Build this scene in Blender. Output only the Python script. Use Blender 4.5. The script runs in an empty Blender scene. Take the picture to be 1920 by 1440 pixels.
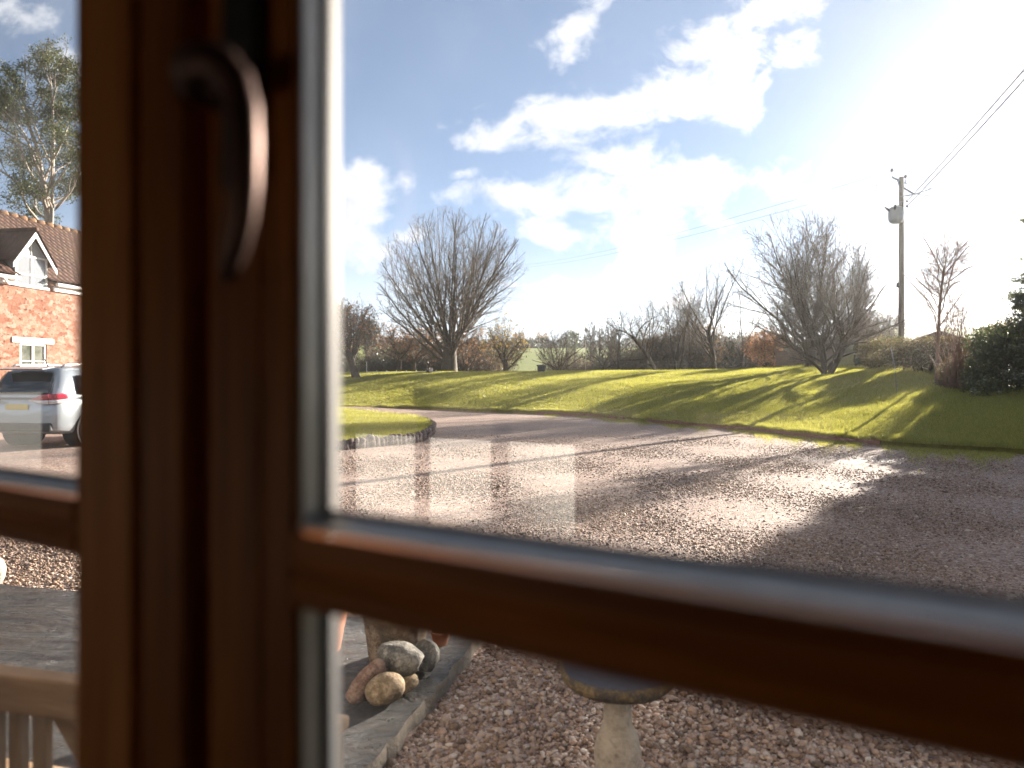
import bpy, math, random
import numpy as np
from mathutils import Vector, Matrix
D = bpy.data
SC = bpy.context.scene
COL = SC.collection
R = math.radians

# ------------------------------------------------------------------ camera, sky, sun, exposure
F = 1333.3           # focal length in photo pixels (photo 1920 wide)
HY = 710.0           # horizon row
EYE = 1.6
cam = D.cameras.new('camera'); camo = D.objects.new('camera', cam); COL.objects.link(camo)
camo.location = (0, 0, EYE); camo.rotation_euler = (R(90), 0, 0)
cam.lens = 25.0; cam.sensor_width = 36.0; cam.shift_y = -10.0 / 1920
cam.clip_start = 0.02; cam.clip_end = 6000
cam.dof.use_dof = True; cam.dof.focus_distance = 7.0; cam.dof.aperture_fstop = 2.5
SC.camera = camo

SUN_AZ, SUN_EL = 42.0, 15.5
SKY_STRENGTH, SUN_STRENGTH, EXPOSURE = 0.05, 5.0, 2.34
SC.view_settings.view_transform = 'Standard'; SC.view_settings.look = 'None'
SC.view_settings.exposure = EXPOSURE; SC.view_settings.gamma = 1.0
SC.render.engine = 'CYCLES'
cy = SC.cycles
cy.use_denoising = True
try: cy.denoiser = 'OPENIMAGEDENOISE'
except Exception: pass
cy.max_bounces = 8; cy.diffuse_bounces = 3; cy.glossy_bounces = 4
cy.transparent_max_bounces = 24; cy.transmission_bounces = 4
cy.use_adaptive_sampling = True; cy.adaptive_threshold = 0.015
cy.sample_clamp_indirect = 4.0
cy.caustics_reflective = False; cy.caustics_refractive = False

sl = D.lights.new('sun', 'SUN'); so = D.objects.new('sun', sl); COL.objects.link(so)
sl.energy = SUN_STRENGTH; sl.angle = R(0.5); sl.color = (1.0, 0.92, 0.80)
_sd = Vector((math.sin(R(SUN_AZ)) * math.cos(R(SUN_EL)), math.cos(R(SUN_AZ)) * math.cos(R(SUN_EL)), math.sin(R(SUN_EL))))
so.rotation_euler = _sd.to_track_quat('Z', 'Y').to_euler()
so.location = _sd * 60

class NG:
    """tiny helper for node graphs"""
    def __init__(s, tree): s.t = tree; s.n = tree.nodes; s.l = tree.links
    def node(s, typ, **kw):
        n = s.n.new(typ)
        for k, v in kw.items(): setattr(n, k, v)
        return n
    def put(s, sock, v):
        if hasattr(v, 'is_output'): s.l.new(v, sock)
        else: sock.default_value = v
    def m(s, op, a, b=None, c=None, clamp=False):
        n = s.n.new('ShaderNodeMath'); n.operation = op; n.use_clamp = clamp
        for i, v in enumerate((a, b, c)):
            if v is not None: s.put(n.inputs[i], v)
        return n.outputs[0]
    def vm(s, op, a, b=None, out=0):
        n = s.n.new('ShaderNodeVectorMath'); n.operation = op
        s.put(n.inputs[0], a)
        if b is not None: s.put(n.inputs[1], b)
        return n.outputs[out]
    def noise(s, vec, scale, detail=4, rough=0.55, dist=0.0, dim='3D'):
        n = s.n.new('ShaderNodeTexNoise'); n.noise_dimensions = dim
        if vec is not None: s.l.new(vec, n.inputs['Vector'])
        n.inputs['Scale'].default_value = scale; n.inputs['Detail'].default_value = detail
        n.inputs['Roughness'].default_value = rough; n.inputs['Distortion'].default_value = dist
        return n.outputs['Fac']
    def ramp(s, fac, stops, interp='LINEAR'):
        n = s.n.new('ShaderNodeValToRGB'); cr = n.color_ramp; cr.interpolation = interp
        while len(cr.elements) < len(stops): cr.elements.new(0.5)
        for e, (p, c) in zip(cr.elements, stops):
            e.position = p; e.color = (c[0], c[1], c[2], 1) if not isinstance(c, (int, float)) else (c, c, c, 1)
        s.put(n.inputs[0], fac)
        return n.outputs[0]
    def mix(s, fac, a, b, blend='MIX'):
        n = s.n.new('ShaderNodeMix'); n.data_type = 'RGBA'; n.blend_type = blend
        s.put(n.inputs[0], fac)
        for i, v in ((6, a), (7, b)):
            if isinstance(v, (tuple, list)): v = (v[0], v[1], v[2], 1)
            s.put(n.inputs[i], v)
        return n.outputs[2]
    def smooth(s, v, lo, hi, a=0.0, b=1.0):
        n = s.n.new('ShaderNodeMapRange'); n.interpolation_type = 'SMOOTHSTEP'
        s.put(n.inputs[0], v); s.put(n.inputs[1], lo); s.put(n.inputs[2], hi); s.put(n.inputs[3], a); s.put(n.inputs[4], b)
        return n.outputs[0]

# clouds: (centre x, centre y, half length, half height, tilt deg, weight) given in degrees-like tangent units below
CLOUDS = [
 (985, 228, 150, 40, -4, 1.0), (1130, 210, 170, 50, -12, 1.0), (1260, 165, 170, 58, -22, 1.0), (1385, 105, 140, 62, -22, 1.0),
 (1330, 60, 120, 40, -28, .9), (1440, 30, 130, 40, -22, 1.0), (1420, 165, 110, 45, -30, .85),
 (1065, 45, 85, 40, -45, .62), (1060, 95, 60, 26, -40, .55), (1110, 10, 80, 22, -35, .5),
 (1170, 285, 120, 42, 5, .75), (1130, 370, 290, 62, -2, 1.05), (1260, 350, 170, 70, 0, 1.05), (980, 375, 150, 38, 4, .9),
 (1190, 425, 160, 62, 6, 1.05), (875, 325, 45, 18, 25, .6), (1020, 425, 120, 30, 8, .7), (1420, 350, 130, 45, -6, .6),
 (1560, 365, 110, 26, 0, .4),
 (1200, 500, 110, 50, 0, .85), (1110, 545, 200, 36, -4, .9), (960, 545, 190, 26, 0, .6), (1250, 560, 160, 30, 0, .7),
 (650, 370, 100, 100, 0, 1.35), (620, 450, 130, 90, 0, 1.3), (700, 330, 42, 40, 0, .7), (560, 420, 160, 120, 0, .9), (770, 330, 30, 14, 0, .3),
 (740, 440, 80, 36, 10, .55), (640, 560, 200, 40, 0, .5),
 (55, 45, 90, 30, 15, .42), (100, 120, 70, 30, -35, .36), (330, 210, 160, 70, -10, .8),
]
W = D.worlds.new('World'); SC.world = W; W.use_nodes = True
wt = W.node_tree; wt.nodes.clear(); g = NG(wt)
tc = g.node('ShaderNodeTexCoord').outputs['Generated']
sky = g.node('ShaderNodeTexSky', sky_type='NISHITA', sun_disc=False)
sky.sun_elevation = R(SUN_EL); sky.sun_rotation = R(SUN_AZ)
sky.air_density = 0.64; sky.dust_density = 0.0; sky.ozone_density = 1.0; sky.altitude = 30
sep = g.node('ShaderNodeSeparateXYZ'); g.l.new(tc, sep.inputs[0])
yy = g.m('MAXIMUM', sep.outputs[1], 0.06)
cu = g.m('DIVIDE', sep.outputs[0], yy); cv = g.m('DIVIDE', sep.outputs[2], yy)
cmb = g.node('ShaderNodeCombineXYZ'); g.l.new(cu, cmb.inputs[0]); g.l.new(cv, cmb.inputs[1])
cp = cmb.outputs[0]
# gently displaced lookup so that the cloud rims are ragged
wn = g.node('ShaderNodeTexNoise'); wn.inputs['Scale'].default_value = 9; wn.inputs['Detail'].default_value = 5
g.l.new(cp, wn.inputs['Vector'])
wv = g.vm('SUBTRACT', wn.outputs['Color'], (0.5, 0.5, 0.5)); wv = g.vm('SCALE', wv)
wv.node.inputs['Scale'].default_value = 0.10
cpd = g.vm('ADD', cp, wv)
dens = None
for (cx, cy_, a, b, rot, wgt) in CLOUDS:
    mp = g.node('ShaderNodeMapping', vector_type='TEXTURE')
    mp.inputs['Location'].default_value = ((cx - 960) / F, (HY - cy_) / F, 0)
    mp.inputs['Rotation'].default_value = (0, 0, R(-rot))
    mp.inputs['Scale'].default_value = (a / F, b / F, 1)
    g.l.new(cpd, mp.inputs['Vector'])
    ln = g.vm('LENGTH', mp.outputs[0], out=1)
    d = g.m('MULTIPLY_ADD', ln, -0.9 * wgt, 0.9 * wgt)
    d = g.m('MAXIMUM', d, -0.8)
    dens = d if dens is None else g.m('SMOOTH_MAX', dens, d, 0.15)
mp2 = g.node('ShaderNodeMapping'); mp2.inputs['Scale'].default_value = (1, 1.35, 1); mp2.inputs['Rotation'].default_value = (0, 0, R(-14))
g.l.new(cp, mp2.inputs['Vector'])
nz = g.noise(mp2.outputs[0], 13, 9, 0.62, 0.3)
nz2 = g.noise(mp2.outputs[0], 5, 5, 0.5)
dn = g.m('ADD', dens, g.m('MULTIPLY_ADD', nz, 2.6, -1.32))
dn = g.m('ADD', dn, g.m('MULTIPLY_ADD', nz2, 0.5, -0.25))
mask_f = g.smooth(dn, -0.10, 0.72)
back = g.noise(tc, 2.4, 7, 0.6)
mask_b = g.smooth(back, 0.48, 0.66)
front = g.smooth(sep.outputs[1], 0.08, 0.25)
mask = g.m('ADD', g.m('MULTIPLY', mask_f, front), g.m('MULTIPLY', mask_b, g.m('SUBTRACT', 1.0, front)))
# thin veil near the horizon
veil = g.smooth(sep.outputs[2], 0.0, 0.24, 0.75, 0.0)
mask = g.m('MAXIMUM', mask, veil)
body = g.smooth(g.m('ADD', g.m('MULTIPLY', dn, .6), g.m('MULTIPLY', g.noise(mp2.outputs[0], 8, 6, .6), 1.6)), 0.75, 1.9)
ccol = g.mix(body, (5.2, 5.25, 5.4), (3.5, 3.6, 3.9))
sunv = g.vm('DOT_PRODUCT', tc, (_sd.x, _sd.y, _sd.z), out=1)
ccol = g.mix(g.smooth(sunv, 0.8, 1.0), ccol, (6.5, 6.3, 6.0))
hazed = g.mix(0.40, sky.outputs[0], (1.55, 1.70, 1.92))
skyc = g.mix(g.m('MULTIPLY', mask, 0.93), hazed, ccol)
bg = g.node('ShaderNodeBackground'); g.l.new(skyc, bg.inputs[0]); bg.inputs[1].default_value = SKY_STRENGTH
ow = g.node('ShaderNodeOutputWorld'); g.l.new(bg.outputs[0], ow.inputs[0])

# ------------------------------------------------------------------ helpers
def link(o, parent=None):
    COL.objects.link(o)
    if parent is not None: o.parent = parent
    return o
def tag(o, label=None, cat=None, group=None, kind=None):
    if label: o['label'] = label
    if cat: o['category'] = cat
    if group: o['group'] = group
    if kind: o['kind'] = kind
    return o
def empty(name, loc, label, cat, group=None, rz=0.0):
    o = D.objects.new(name, None); o.empty_display_size = 0.2; link(o)
    o.location = loc; o.rotation_euler = (0, 0, rz)
    return tag(o, label, cat, group)
def mesh_np(name, v, faces, mat, parent=None, smooth=False, loc=None):
    """faces: list of int arrays (N,k)"""
    me = D.meshes.new(name)
    v = np.asarray(v, dtype=np.float32)
    me.vertices.add(len(v)); me.vertices.foreach_set('co', v.ravel())
    fl = [np.asarray(f, dtype=np.int32) for f in faces if len(f)]
    nl = sum(f.size for f in fl); nf = sum(len(f) for f in fl)
    me.loops.add(nl); me.polygons.add(nf)
    me.loops.foreach_set('vertex_index', np.concatenate([f.ravel() for f in fl]))
    st = []; o = 0
    for f in fl:
        st.append(o + np.arange(len(f)) * f.shape[1]); o += f.size
    me.polygons.foreach_set('loop_start', np.concatenate(st).astype(np.int32))
    if smooth: me.polygons.foreach_set('use_smooth', np.ones(nf, dtype=bool))
    me.update(calc_edges=True)
    me.materials.append(mat)
    ob = D.objects.new(name, me); link(ob, parent)
    if loc is not None: ob.location = loc
    return ob
class MB:
    """collects shapes and links them as ONE mesh object"""
    def __init__(s): s.v = []; s.f = []
    def add(s, vs, fs):
        o = len(s.v); s.v += [tuple(p) for p in vs]; s.f += [tuple(i + o for i in f) for f in fs]; return s
    def box(s, x0, x1, y0, y1, z0, z1):
        return s.add([(x0,y0,z0),(x1,y0,z0),(x1,y1,z0),(x0,y1,z0),(x0,y0,z1),(x1,y0,z1),(x1,y1,z1),(x0,y1,z1)],
                     [(0,3,2,1),(4,5,6,7),(0,1,5,4),(1,2,6,5),(2,3,7,6),(3,0,4,7)])
    def bar(s, a, b, w, h, up=(0,0,1)):
        a = Vector(a); b = Vector(b); t = (b - a).normalized(); u = Vector(up)
        x = t.cross(u)
        if x.length < 1e-4: x = t.cross(Vector((1,0,0)))
        x.normalize(); y = x.cross(t)
        vs = [p + x*sx*w/2 + y*sy*h/2 for p in (a, b) for sx, sy in ((-1,-1),(1,-1),(1,1),(-1,1))]
        return s.add(vs, [(0,1,2,3),(7,6,5,4),(0,4,5,1),(1,5,6,2),(2,6,7,3),(3,7,4,0)])
    def prism(s, poly, axis, a, b):
        """poly: 2d points; axis 0/1/2 is the extrusion axis"""
        n = len(poly)
        def P(p, e):
            q = [0,0,0]; k = [i for i in range(3) if i != axis]; q[k[0]] = p[0]; q[k[1]] = p[1]; q[axis] = e; return tuple(q)
        vs = [P(p, a) for p in poly] + [P(p, b) for p in poly]
        fs = [tuple(range(n))[::-1], tuple(range(n, 2*n))] + [(i, (i+1)%n, n+(i+1)%n, n+i) for i in range(n)]
        return s.add(vs, fs)
    def tube(s, pts, rad, k=8, cap=True, flat=1.0, ref=None):
        pts = [Vector(p) for p in pts]; n = len(pts)
        if not hasattr(rad, '__len__'): rad = [rad]*n
        vs = []
        for i, p in enumerate(pts):
            t = (pts[min(i+1,n-1)] - pts[max(i-1,0)]).normalized()
            r_ = Vector(ref) if ref else (Vector((0,0,1)) if abs(t.z) < .9 else Vector((1,0,0)))
            x = t.cross(r_).normalized(); y = x.cross(t)
            for j in range(k):
                a = 2*math.pi*j/k
                vs.append(p + (x*math.cos(a) + y*math.sin(a)*flat)*rad[i])
        fs = [(i*k+j, i*k+(j+1)%k, (i+1)*k+(j+1)%k, (i+1)*k+j) for i in range(n-1) for j in range(k)]
        if cap: fs += [tuple(range(k))[::-1], tuple(range((n-1)*k, n*k))]
        return s.add(vs, fs)
    def lathe(s, prof, k=24, c=(0,0)):
        vs = [(c[0]+r*math.cos(2*math.pi*j/k), c[1]+r*math.sin(2*math.pi*j/k), z) for r, z in prof for j in range(k)]
        n = len(prof)
        fs = [(i*k+j, i*k+(j+1)%k, (i+1)*k+(j+1)%k, (i+1)*k+j) for i in range(n-1) for j in range(k)]
        if prof[0][0] > 1e-5: fs.append(tuple(range(k))[::-1])
        if prof[-1][0] > 1e-5: fs.append(tuple(range((n-1)*k, n*k)))
        return s.add(vs, fs)
    def quad(s, a, b, c, d): return s.add([a,b,c,d], [(0,1,2,3)])
    def build(s, name, mat, parent=None, smooth=False, bevel=0, seg=2, loc=None, autosmooth=None):
        me = D.meshes.new(name); me.from_pydata(s.v, [], s.f); me.update()
        if smooth: me.polygons.foreach_set('use_smooth', [True]*len(me.polygons))
        me.materials.append(mat)
        ob = D.objects.new(name, me); link(ob, parent)
        if loc is not None: ob.location = loc
        if bevel:
            md = ob.modifiers.new('bevel', 'BEVEL'); md.width = bevel; md.segments = seg; md.limit_method = 'ANGLE'
        if autosmooth:
            me.polygons.foreach_set('use_smooth', [True]*len(me.polygons))
            try: me.set_sharp_from_angle(angle=R(autosmooth))
            except Exception: pass
        return ob

# ------------------------------------------------------------------ materials
def mat(name):
    m = D.materials.new(name); m.use_nodes = True
    m.node_tree.nodes.clear(); g = NG(m.node_tree)
    out = g.node('ShaderNodeOutputMaterial')
    return m, g, out
def objco(g): return g.node('ShaderNodeTexCoord').outputs['Object']
def scaled(g, vec, s):
    mp = g.node('ShaderNodeMapping'); mp.inputs['Scale'].default_value = s; g.l.new(vec, mp.inputs['Vector']); return mp.outputs[0]
def bump(g, h, strength=0.5, dist=0.01):
    n = g.node('ShaderNodeBump'); n.inputs['Strength'].default_value = strength; n.inputs['Distance'].default_value = dist
    g.l.new(h, n.inputs['Height']); return n.outputs[0]
def pbsdf(g, col, rough=0.6, metal=0.0, normal=None, spec=0.5, coat=0.0, trans=0.0):
    p = g.node('ShaderNodeBsdfPrincipled')
    g.put(p.inputs['Base Color'], col if hasattr(col, 'is_output') else (*col, 1))
    g.put(p.inputs['Roughness'], rough); g.put(p.inputs['Metallic'], metal)
    p.inputs['Specular IOR Level'].default_value = spec
    p.inputs['Coat Weight'].default_value = coat
    if normal is not None: g.l.new(normal, p.inputs['Normal'])
    return p
def simple(name, col, rough=0.6, metal=0.0, var=0.25, scale=8.0, bmp=0.15, bdist=0.004, spec=0.5, coat=0.0, stretch=(1,1,1)):
    m, g, out = mat(name)
    v = scaled(g, objco(g), stretch)
    n = g.noise(v, scale, 6, 0.6)
    lo = tuple(c*(1-var) for c in col); hi = tuple(min(1, c*(1+var)) for c in col)
    c = g.ramp(n, [(0.25, lo), (0.75, hi)])
    nb = bump(g, g.noise(v, scale*4, 5, 0.6), bmp, bdist) if bmp else None
    p = pbsdf(g, c, rough, metal, nb, spec, coat)
    g.l.new(p.outputs[0], out.inputs[0]); return m
def leafmat(name, cols, trans=0.45, rough=0.5, gloss=0.06):
    m, g, out = mat(name)
    ri = g.node('ShaderNodeNewGeometry').outputs['Random Per Island']
    n = len(cols)
    c = g.ramp(ri, [(i/(max(1, n-1)), cc) for i, cc in enumerate(cols)])
    d = g.node('ShaderNodeBsdfDiffuse'); g.l.new(c, d.inputs[0])
    t = g.node('ShaderNodeBsdfTranslucent'); g.l.new(c, t.inputs[0])
    mx = g.node('ShaderNodeMixShader'); mx.inputs[0].default_value = trans
    g.l.new(d.outputs[0], mx.inputs[1]); g.l.new(t.outputs[0], mx.inputs[2])
    sh = mx.outputs[0]
    if gloss:
        gl = g.node('ShaderNodeBsdfGlossy'); gl.inputs['Roughness'].default_value = rough
        mx2 = g.node('ShaderNodeMixShader'); mx2.inputs[0].default_value = gloss
        g.l.new(sh, mx2.inputs[1]); g.l.new(gl.outputs[0], mx2.inputs[2]); sh = mx2.outputs[0]
    g.l.new(sh, out.inputs[0]); return m

M = {}
def wood(name, lo, hi, rough, stretch, scale=55):
    m, g, out = mat(name)
    v = scaled(g, objco(g), stretch)
    n = g.noise(v, scale, 8, 0.6, 0.6)
    c = g.ramp(n, [(0.3, lo), (0.7, hi)])
    p = pbsdf(g, c, rough, 0, bump(g, n, 0.2, 0.002), .14)
    g.l.new(p.outputs[0], out.inputs[0]); return m
M['wood_v'] = wood('stained_wood_upright', (.11,.033,.006), (.30,.10,.018), .5, (1,1,.06))
M['wood_left_lit'] = wood('stained_wood_left_lit', (.24,.082,.020), (.46,.175,.048), .5, (1,1,.06))  # less red tone, base also lightened for the brighter light on this stile
M['wood_h'] = wood('stained_wood_rail', (.13,.035,.005), (.38,.115,.016), .48, (.06,1,1))
M['bronze'] = simple('dark_bronze', (.075,.037,.026), .46, .75, .3, 40, .1, .001)
M['plate'] = simple('black_iron', (.012,.01,.01), .6, .3, .3, 40, .1, .001)
M['bead'] = simple('satin_bead', (.42,.375,.32), .42, .5, .15, 60, .25, .0006, stretch=(1,1,.4))
M['seal'] = simple('black_rubber', (.012,.012,.014), .45, 0, .3, 60, .1, .001)
M['white_paint'] = simple('cream_paint', (.80,.78,.74), .5, 0, .05, 12, .05, .001)
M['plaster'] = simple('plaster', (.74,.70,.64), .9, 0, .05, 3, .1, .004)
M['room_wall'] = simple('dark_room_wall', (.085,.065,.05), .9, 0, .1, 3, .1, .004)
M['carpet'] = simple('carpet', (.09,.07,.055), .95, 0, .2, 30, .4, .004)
M['dark_fabric'] = simple('dark_wood_base', (.03,.018,.012), .6, 0, .3, 10, .1, .002)
# glass: transparent with a reflection that grows towards grazing angles
def glass(name, tint=(1,1,1), dirt=0.0, f0=.043):
    m, g, out = mat(name)
    geo = g.node('ShaderNodeNewGeometry')
    dt = g.m('ABSOLUTE', g.vm('DOT_PRODUCT', geo.outputs['Incoming'], geo.outputs['Normal'], out=1))
    fr = g.m('MULTIPLY_ADD', g.m('POWER', g.m('SUBTRACT', 1.0, dt), 5.0), 1 - f0, f0)
    tr = g.node('ShaderNodeBsdfTransparent'); tr.inputs[0].default_value = (*tint, 1)
    gl = g.node('ShaderNodeBsdfGlossy'); gl.inputs['Roughness'].default_value = 0.0
    mx = g.node('ShaderNodeMixShader'); g.l.new(fr, mx.inputs[0])
    g.l.new(tr.outputs[0], mx.inputs[1]); g.l.new(gl.outputs[0], mx.inputs[2])
    sh = mx.outputs[0]
    if dirt:
        n = g.noise(objco(g), 9, 6, .6)
        tl = g.node('ShaderNodeBsdfTranslucent'); tl.inputs[0].default_value = (.8,.8,.8,1)
        mx2 = g.node('ShaderNodeMixShader'); g.l.new(g.m('MULTIPLY', g.smooth(n, .3, .8), dirt), mx2.inputs[0])
        g.l.new(sh, mx2.inputs[1]); g.l.new(tl.outputs[0], mx2.inputs[2]); sh = mx2.outputs[0]
    g.l.new(sh, out.inputs[0]); return m
M['glass'] = glass('window_glass', dirt=0.012)

def gravel_mat():
    m, g, out = mat('gravel_bed')
    co = g.node('ShaderNodeTexCoord').outputs['Object']
    def layer(sc):
        v = g.node('ShaderNodeTexVoronoi'); v.inputs['Scale'].default_value = sc; v.inputs['Randomness'].default_value = 1
        g.l.new(co, v.inputs['Vector']); return v
    v1 = layer(42); v2 = layer(90)
    sepc = g.node('ShaderNodeSeparateColor'); g.l.new(v1.outputs['Color'], sepc.inputs[0])
    c = g.ramp(sepc.outputs[0], [(0,(.12,.075,.055)),(.25,(.24,.155,.12)),(.5,(.33,.225,.175)),(.72,(.41,.295,.235)),(.9,(.29,.235,.205)),(1,(.55,.46,.38))])
    big = g.noise(co, .35, 4, .6)
    c = g.mix(g.smooth(big, .5, .75, 0, .45), c, (.16,.12,.095), 'MULTIPLY') if False else g.mix(g.smooth(big, .48, .72, 0, .5), c, (.19,.135,.11))
    moss = g.noise(co, .9, 6, .7)
    c = g.mix(g.smooth(moss, .66, .74, 0, .5), c, (.12,.13,.04))
    h = g.m('ADD', g.m('MULTIPLY', v1.outputs['Distance'], -1.0), g.m('MULTIPLY', v2.outputs['Distance'], -.4))
    b = bump(g, h, .6, .016)
    b2 = g.node('ShaderNodeBump'); b2.inputs['Strength'].default_value = .6; b2.inputs['Distance'].default_value = .08
    g.l.new(g.noise(co, 1.6, 5, .6), b2.inputs['Height']); g.l.new(b, b2.inputs['Normal'])
    wet = g.smooth(g.noise(co, .22, 3, .5), .56, .68)
    rg = g.m('MULTIPLY_ADD', wet, -.32, .80)
    p = pbsdf(g, c, rg, 0, b2.outputs[0], .22)
    g.l.new(p.outputs[0], out.inputs[0]); return m
M['gravel'] = gravel_mat()
def pebble_mat():
    m, g, out = mat('pebbles')
    ri = g.node('ShaderNodeNewGeometry').outputs['Random Per Island']
    c = g.ramp(ri, [(0,(.06,.035,.022)),(.15,(.15,.085,.05)),(.3,(.28,.165,.10)),(.42,(.22,.15,.12)),(.55,(.40,.255,.175)),(.68,(.31,.24,.195)),(.8,(.46,.33,.24)),(.9,(.37,.29,.245)),(1,(.60,.51,.43))])
    n = g.noise(objco(g), 120, 4, .6)
    c = g.mix(.25, c, g.ramp(n, [(.3,(.08,.055,.04)),(.7,(.42,.34,.27))]))
    p = pbsdf(g, c, .72, 0, bump(g, n, .2, .002), .22)
    g.l.new(p.outputs[0], out.inputs[0]); return m
M['pebble'] = pebble_mat()
def grass_ground(name, a, b, c3):
    m, g, out = mat(name)
    co = objco(g)
    n1 = g.noise(co, .5, 5, .6); n2 = g.noise(co, 6, 6, .7)
    c = g.ramp(n2, [(.3, a), (.55, b), (.75, c3)])
    c = g.mix(g.smooth(n1, .4, .7, 0, .5), c, tuple(x*.75 for x in b))
    p = pbsdf(g, c, .8, 0, bump(g, g.noise(co, 7, 8, .75), 1.0, .16), .25)
    g.l.new(p.outputs[0], out.inputs[0]); return m
M['lawn'] = grass_ground('lawn_turf', (.16,.155,.03), (.26,.235,.05), (.36,.30,.085))
M['ground'] = grass_ground('rough_ground', (.07,.065,.025), (.11,.10,.03), (.14,.12,.05))
M['field'] = grass_ground('far_field', (.14,.17,.03), (.19,.22,.04), (.24,.25,.06))
M['blade'] = leafmat('grass_blades', [(.19,.21,.024),(.31,.31,.045),(.42,.39,.075),(.52,.45,.13)], .6, .4, .05)
M['bark'] = simple('bark', (.085,.065,.047), .9, 0, .45, 6, .8, .03, stretch=(1,1,.3))
M['bark_grey'] = simple('grey_bark', (.15,.125,.10), .9, 0, .4, 6, .8, .03, stretch=(1,1,.3))
M['bark_pink'] = simple('pinkish_bark', (.22,.14,.10), .8, 0, .3, 6, .6, .02, stretch=(1,1,.3))
M['bark_pale'] = simple('eucalyptus_bark', (.36,.30,.25), .75, 0, .4, 3, .4, .02, stretch=(1,1,.25))
M['twig'] = simple('twigs', (.12,.09,.065), .8, 0, .3, 3, 0)
M['twig_red'] = simple('red_twigs', (.20,.115,.075), .8, 0, .3, 3, 0)
M['leaf_orange'] = leafmat('orange_leaves', [(.30,.12,.04),(.38,.17,.07),(.26,.13,.07),(.42,.24,.12)], .5)
M['leaf_yellow'] = leafmat('yellow_leaves', [(.36,.25,.05),(.30,.19,.05),(.42,.33,.10)], .5)
M['leaf_dry'] = leafmat('dry_leaves', [(.20,.11,.05),(.28,.17,.09),(.16,.10,.06),(.24,.20,.08)], .4)
M['leaf_euc'] = leafmat('eucalyptus_leaves', [(.03,.045,.013),(.055,.072,.02),(.09,.098,.03),(.14,.13,.045)], .35, .55, .03)
M['leaf_laurel'] = leafmat('laurel_leaves', [(.045,.065,.02),(.075,.10,.03),(.11,.13,.04),(.16,.15,.06)], .45, .4, .08)
M['leaf_bramble'] = leafmat('bramble_leaves', [(.06,.06,.022),(.11,.10,.035),(.18,.13,.055),(.22,.17,.08)], .5, .45, .06)
M['needle'] = leafmat('conifer_needles', [(.05,.068,.03),(.08,.095,.04),(.12,.12,.055)], .45, .4, .08)
M['ivy'] = leafmat('ivy_leaves', [(.03,.045,.018),(.05,.065,.025)], .25, .4, .08)

# ------------------------------------------------------------------ the lie of the land
EX = np.array([-2600, 0, 632, 780, 900, 1020, 1100, 1170, 1250, 1320, 1400, 1480, 1570, 1700, 1920, 2300, 2800, 4200])
EY = np.array([37, 37, 36.8, 37.4, 33.9, 31.8, 30.0, 27.3, 24.8, 23.4, 21.8, 19.75, 18.1, 16.4, 15.0, 13, 11.5, 9])
CX = np.array([-2600, 0, 632, 1000, 1350, 1480, 1560, 1627, 1700, 1760, 1820, 1893, 2300, 2800, 4200])
CYd = np.array([50, 50, 50, 50, 48, 46, 42, 36, 30, 26, 23.5, 21.5, 18, 16, 13.])
CP = np.array([701, 701, 700, 697, 694, 689, 688, 690, 697, 717, 735, 744, 752, 760, 770.])
def px_r(px): return (px - 960) / F
def Ye(r): return np.interp(r * F + 960, EX, EY)
def Yc(r): return np.interp(r * F + 960, CX, CYd)
def Zc(r):
    p = np.interp(r * F + 960, CX, CP); return EYE - (p - HY) / F * Yc(r)
def drive_z(x, y):
    s = np.clip((-x - 4.5) / 4.5, 0, 1); return .17 * s*s*(3-2*s) * np.clip((y-6)/6, 0, 1)
def sst(a, b, v):
    t = np.clip((v - a) / (b - a), 0, 1); return t*t*(3 - 2*t)
def wob(x, y):
    return .035*np.sin(x*.9+1)*np.cos(y*.55) + .03*np.sin(x*.37+y*.5) + .015*np.sin(x*2.3)*np.sin(y*1.7)
def lawn_z(x, y):
    """height of the lawn surface (valid from the drive edge outwards)"""
    x = np.asarray(x, float); y = np.maximum(np.asarray(y, float), .5); r = x / y
    e = Ye(r); c = Yc(r); zc = Zc(r)
    s = np.clip((y - e) / (c - e), 0, 1.0)
    z = .12 + (zc - .12) * (.55*s + .45*np.sin(s*math.pi/2)) + wob(x, y)*np.sin(np.clip(s,0,1)*math.pi)
    k = np.maximum(y - c, 0)                         # beyond the crest
    px = r*F + 960
    left = sst(1620, 1500, px)
    down = -.10*np.maximum(k-1.5, 0)
    down = np.maximum(down, -4.0)
    up = 1.9*sst(0, 9, k) - .5*sst(14, 40, k)
    z = z + left*down + (1-left)*up
    return z
def ground_z(x, y):
    x = np.asarray(x, float); y = np.asarray(y, float)
    yp = np.maximum(y, .5); r = x / yp
    e = Ye(r)
    lz = lawn_z(x, yp) - .3*sst(6, 0, y - Yc(r))
    z = np.where((y > e + .4) & (y > 3), lz, -.06)
    d = np.hypot(x, y)
    # valley, then the far hill
    hill = 15.5*sst(110, 285, d) + 5*sst(300, 700, d) - 6*sst(900, 2500, d)
    tilt = sst(-.12, -.45, r)*sst(58, 110, d)*4.0
    z = z + np.where(y > 20, hill + tilt, 0)
    return z
def at_px(px, Y): return px_r(px) * Y
def PT(px, py, Y): return Vector((px_r(px)*Y, Y, EYE - (py-HY)/F*Y))
def on_plane(px, py, z=0.0):
    Y = F*(EYE - z)/(py - HY); return Vector((px_r(px)*Y, Y, z))

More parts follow.
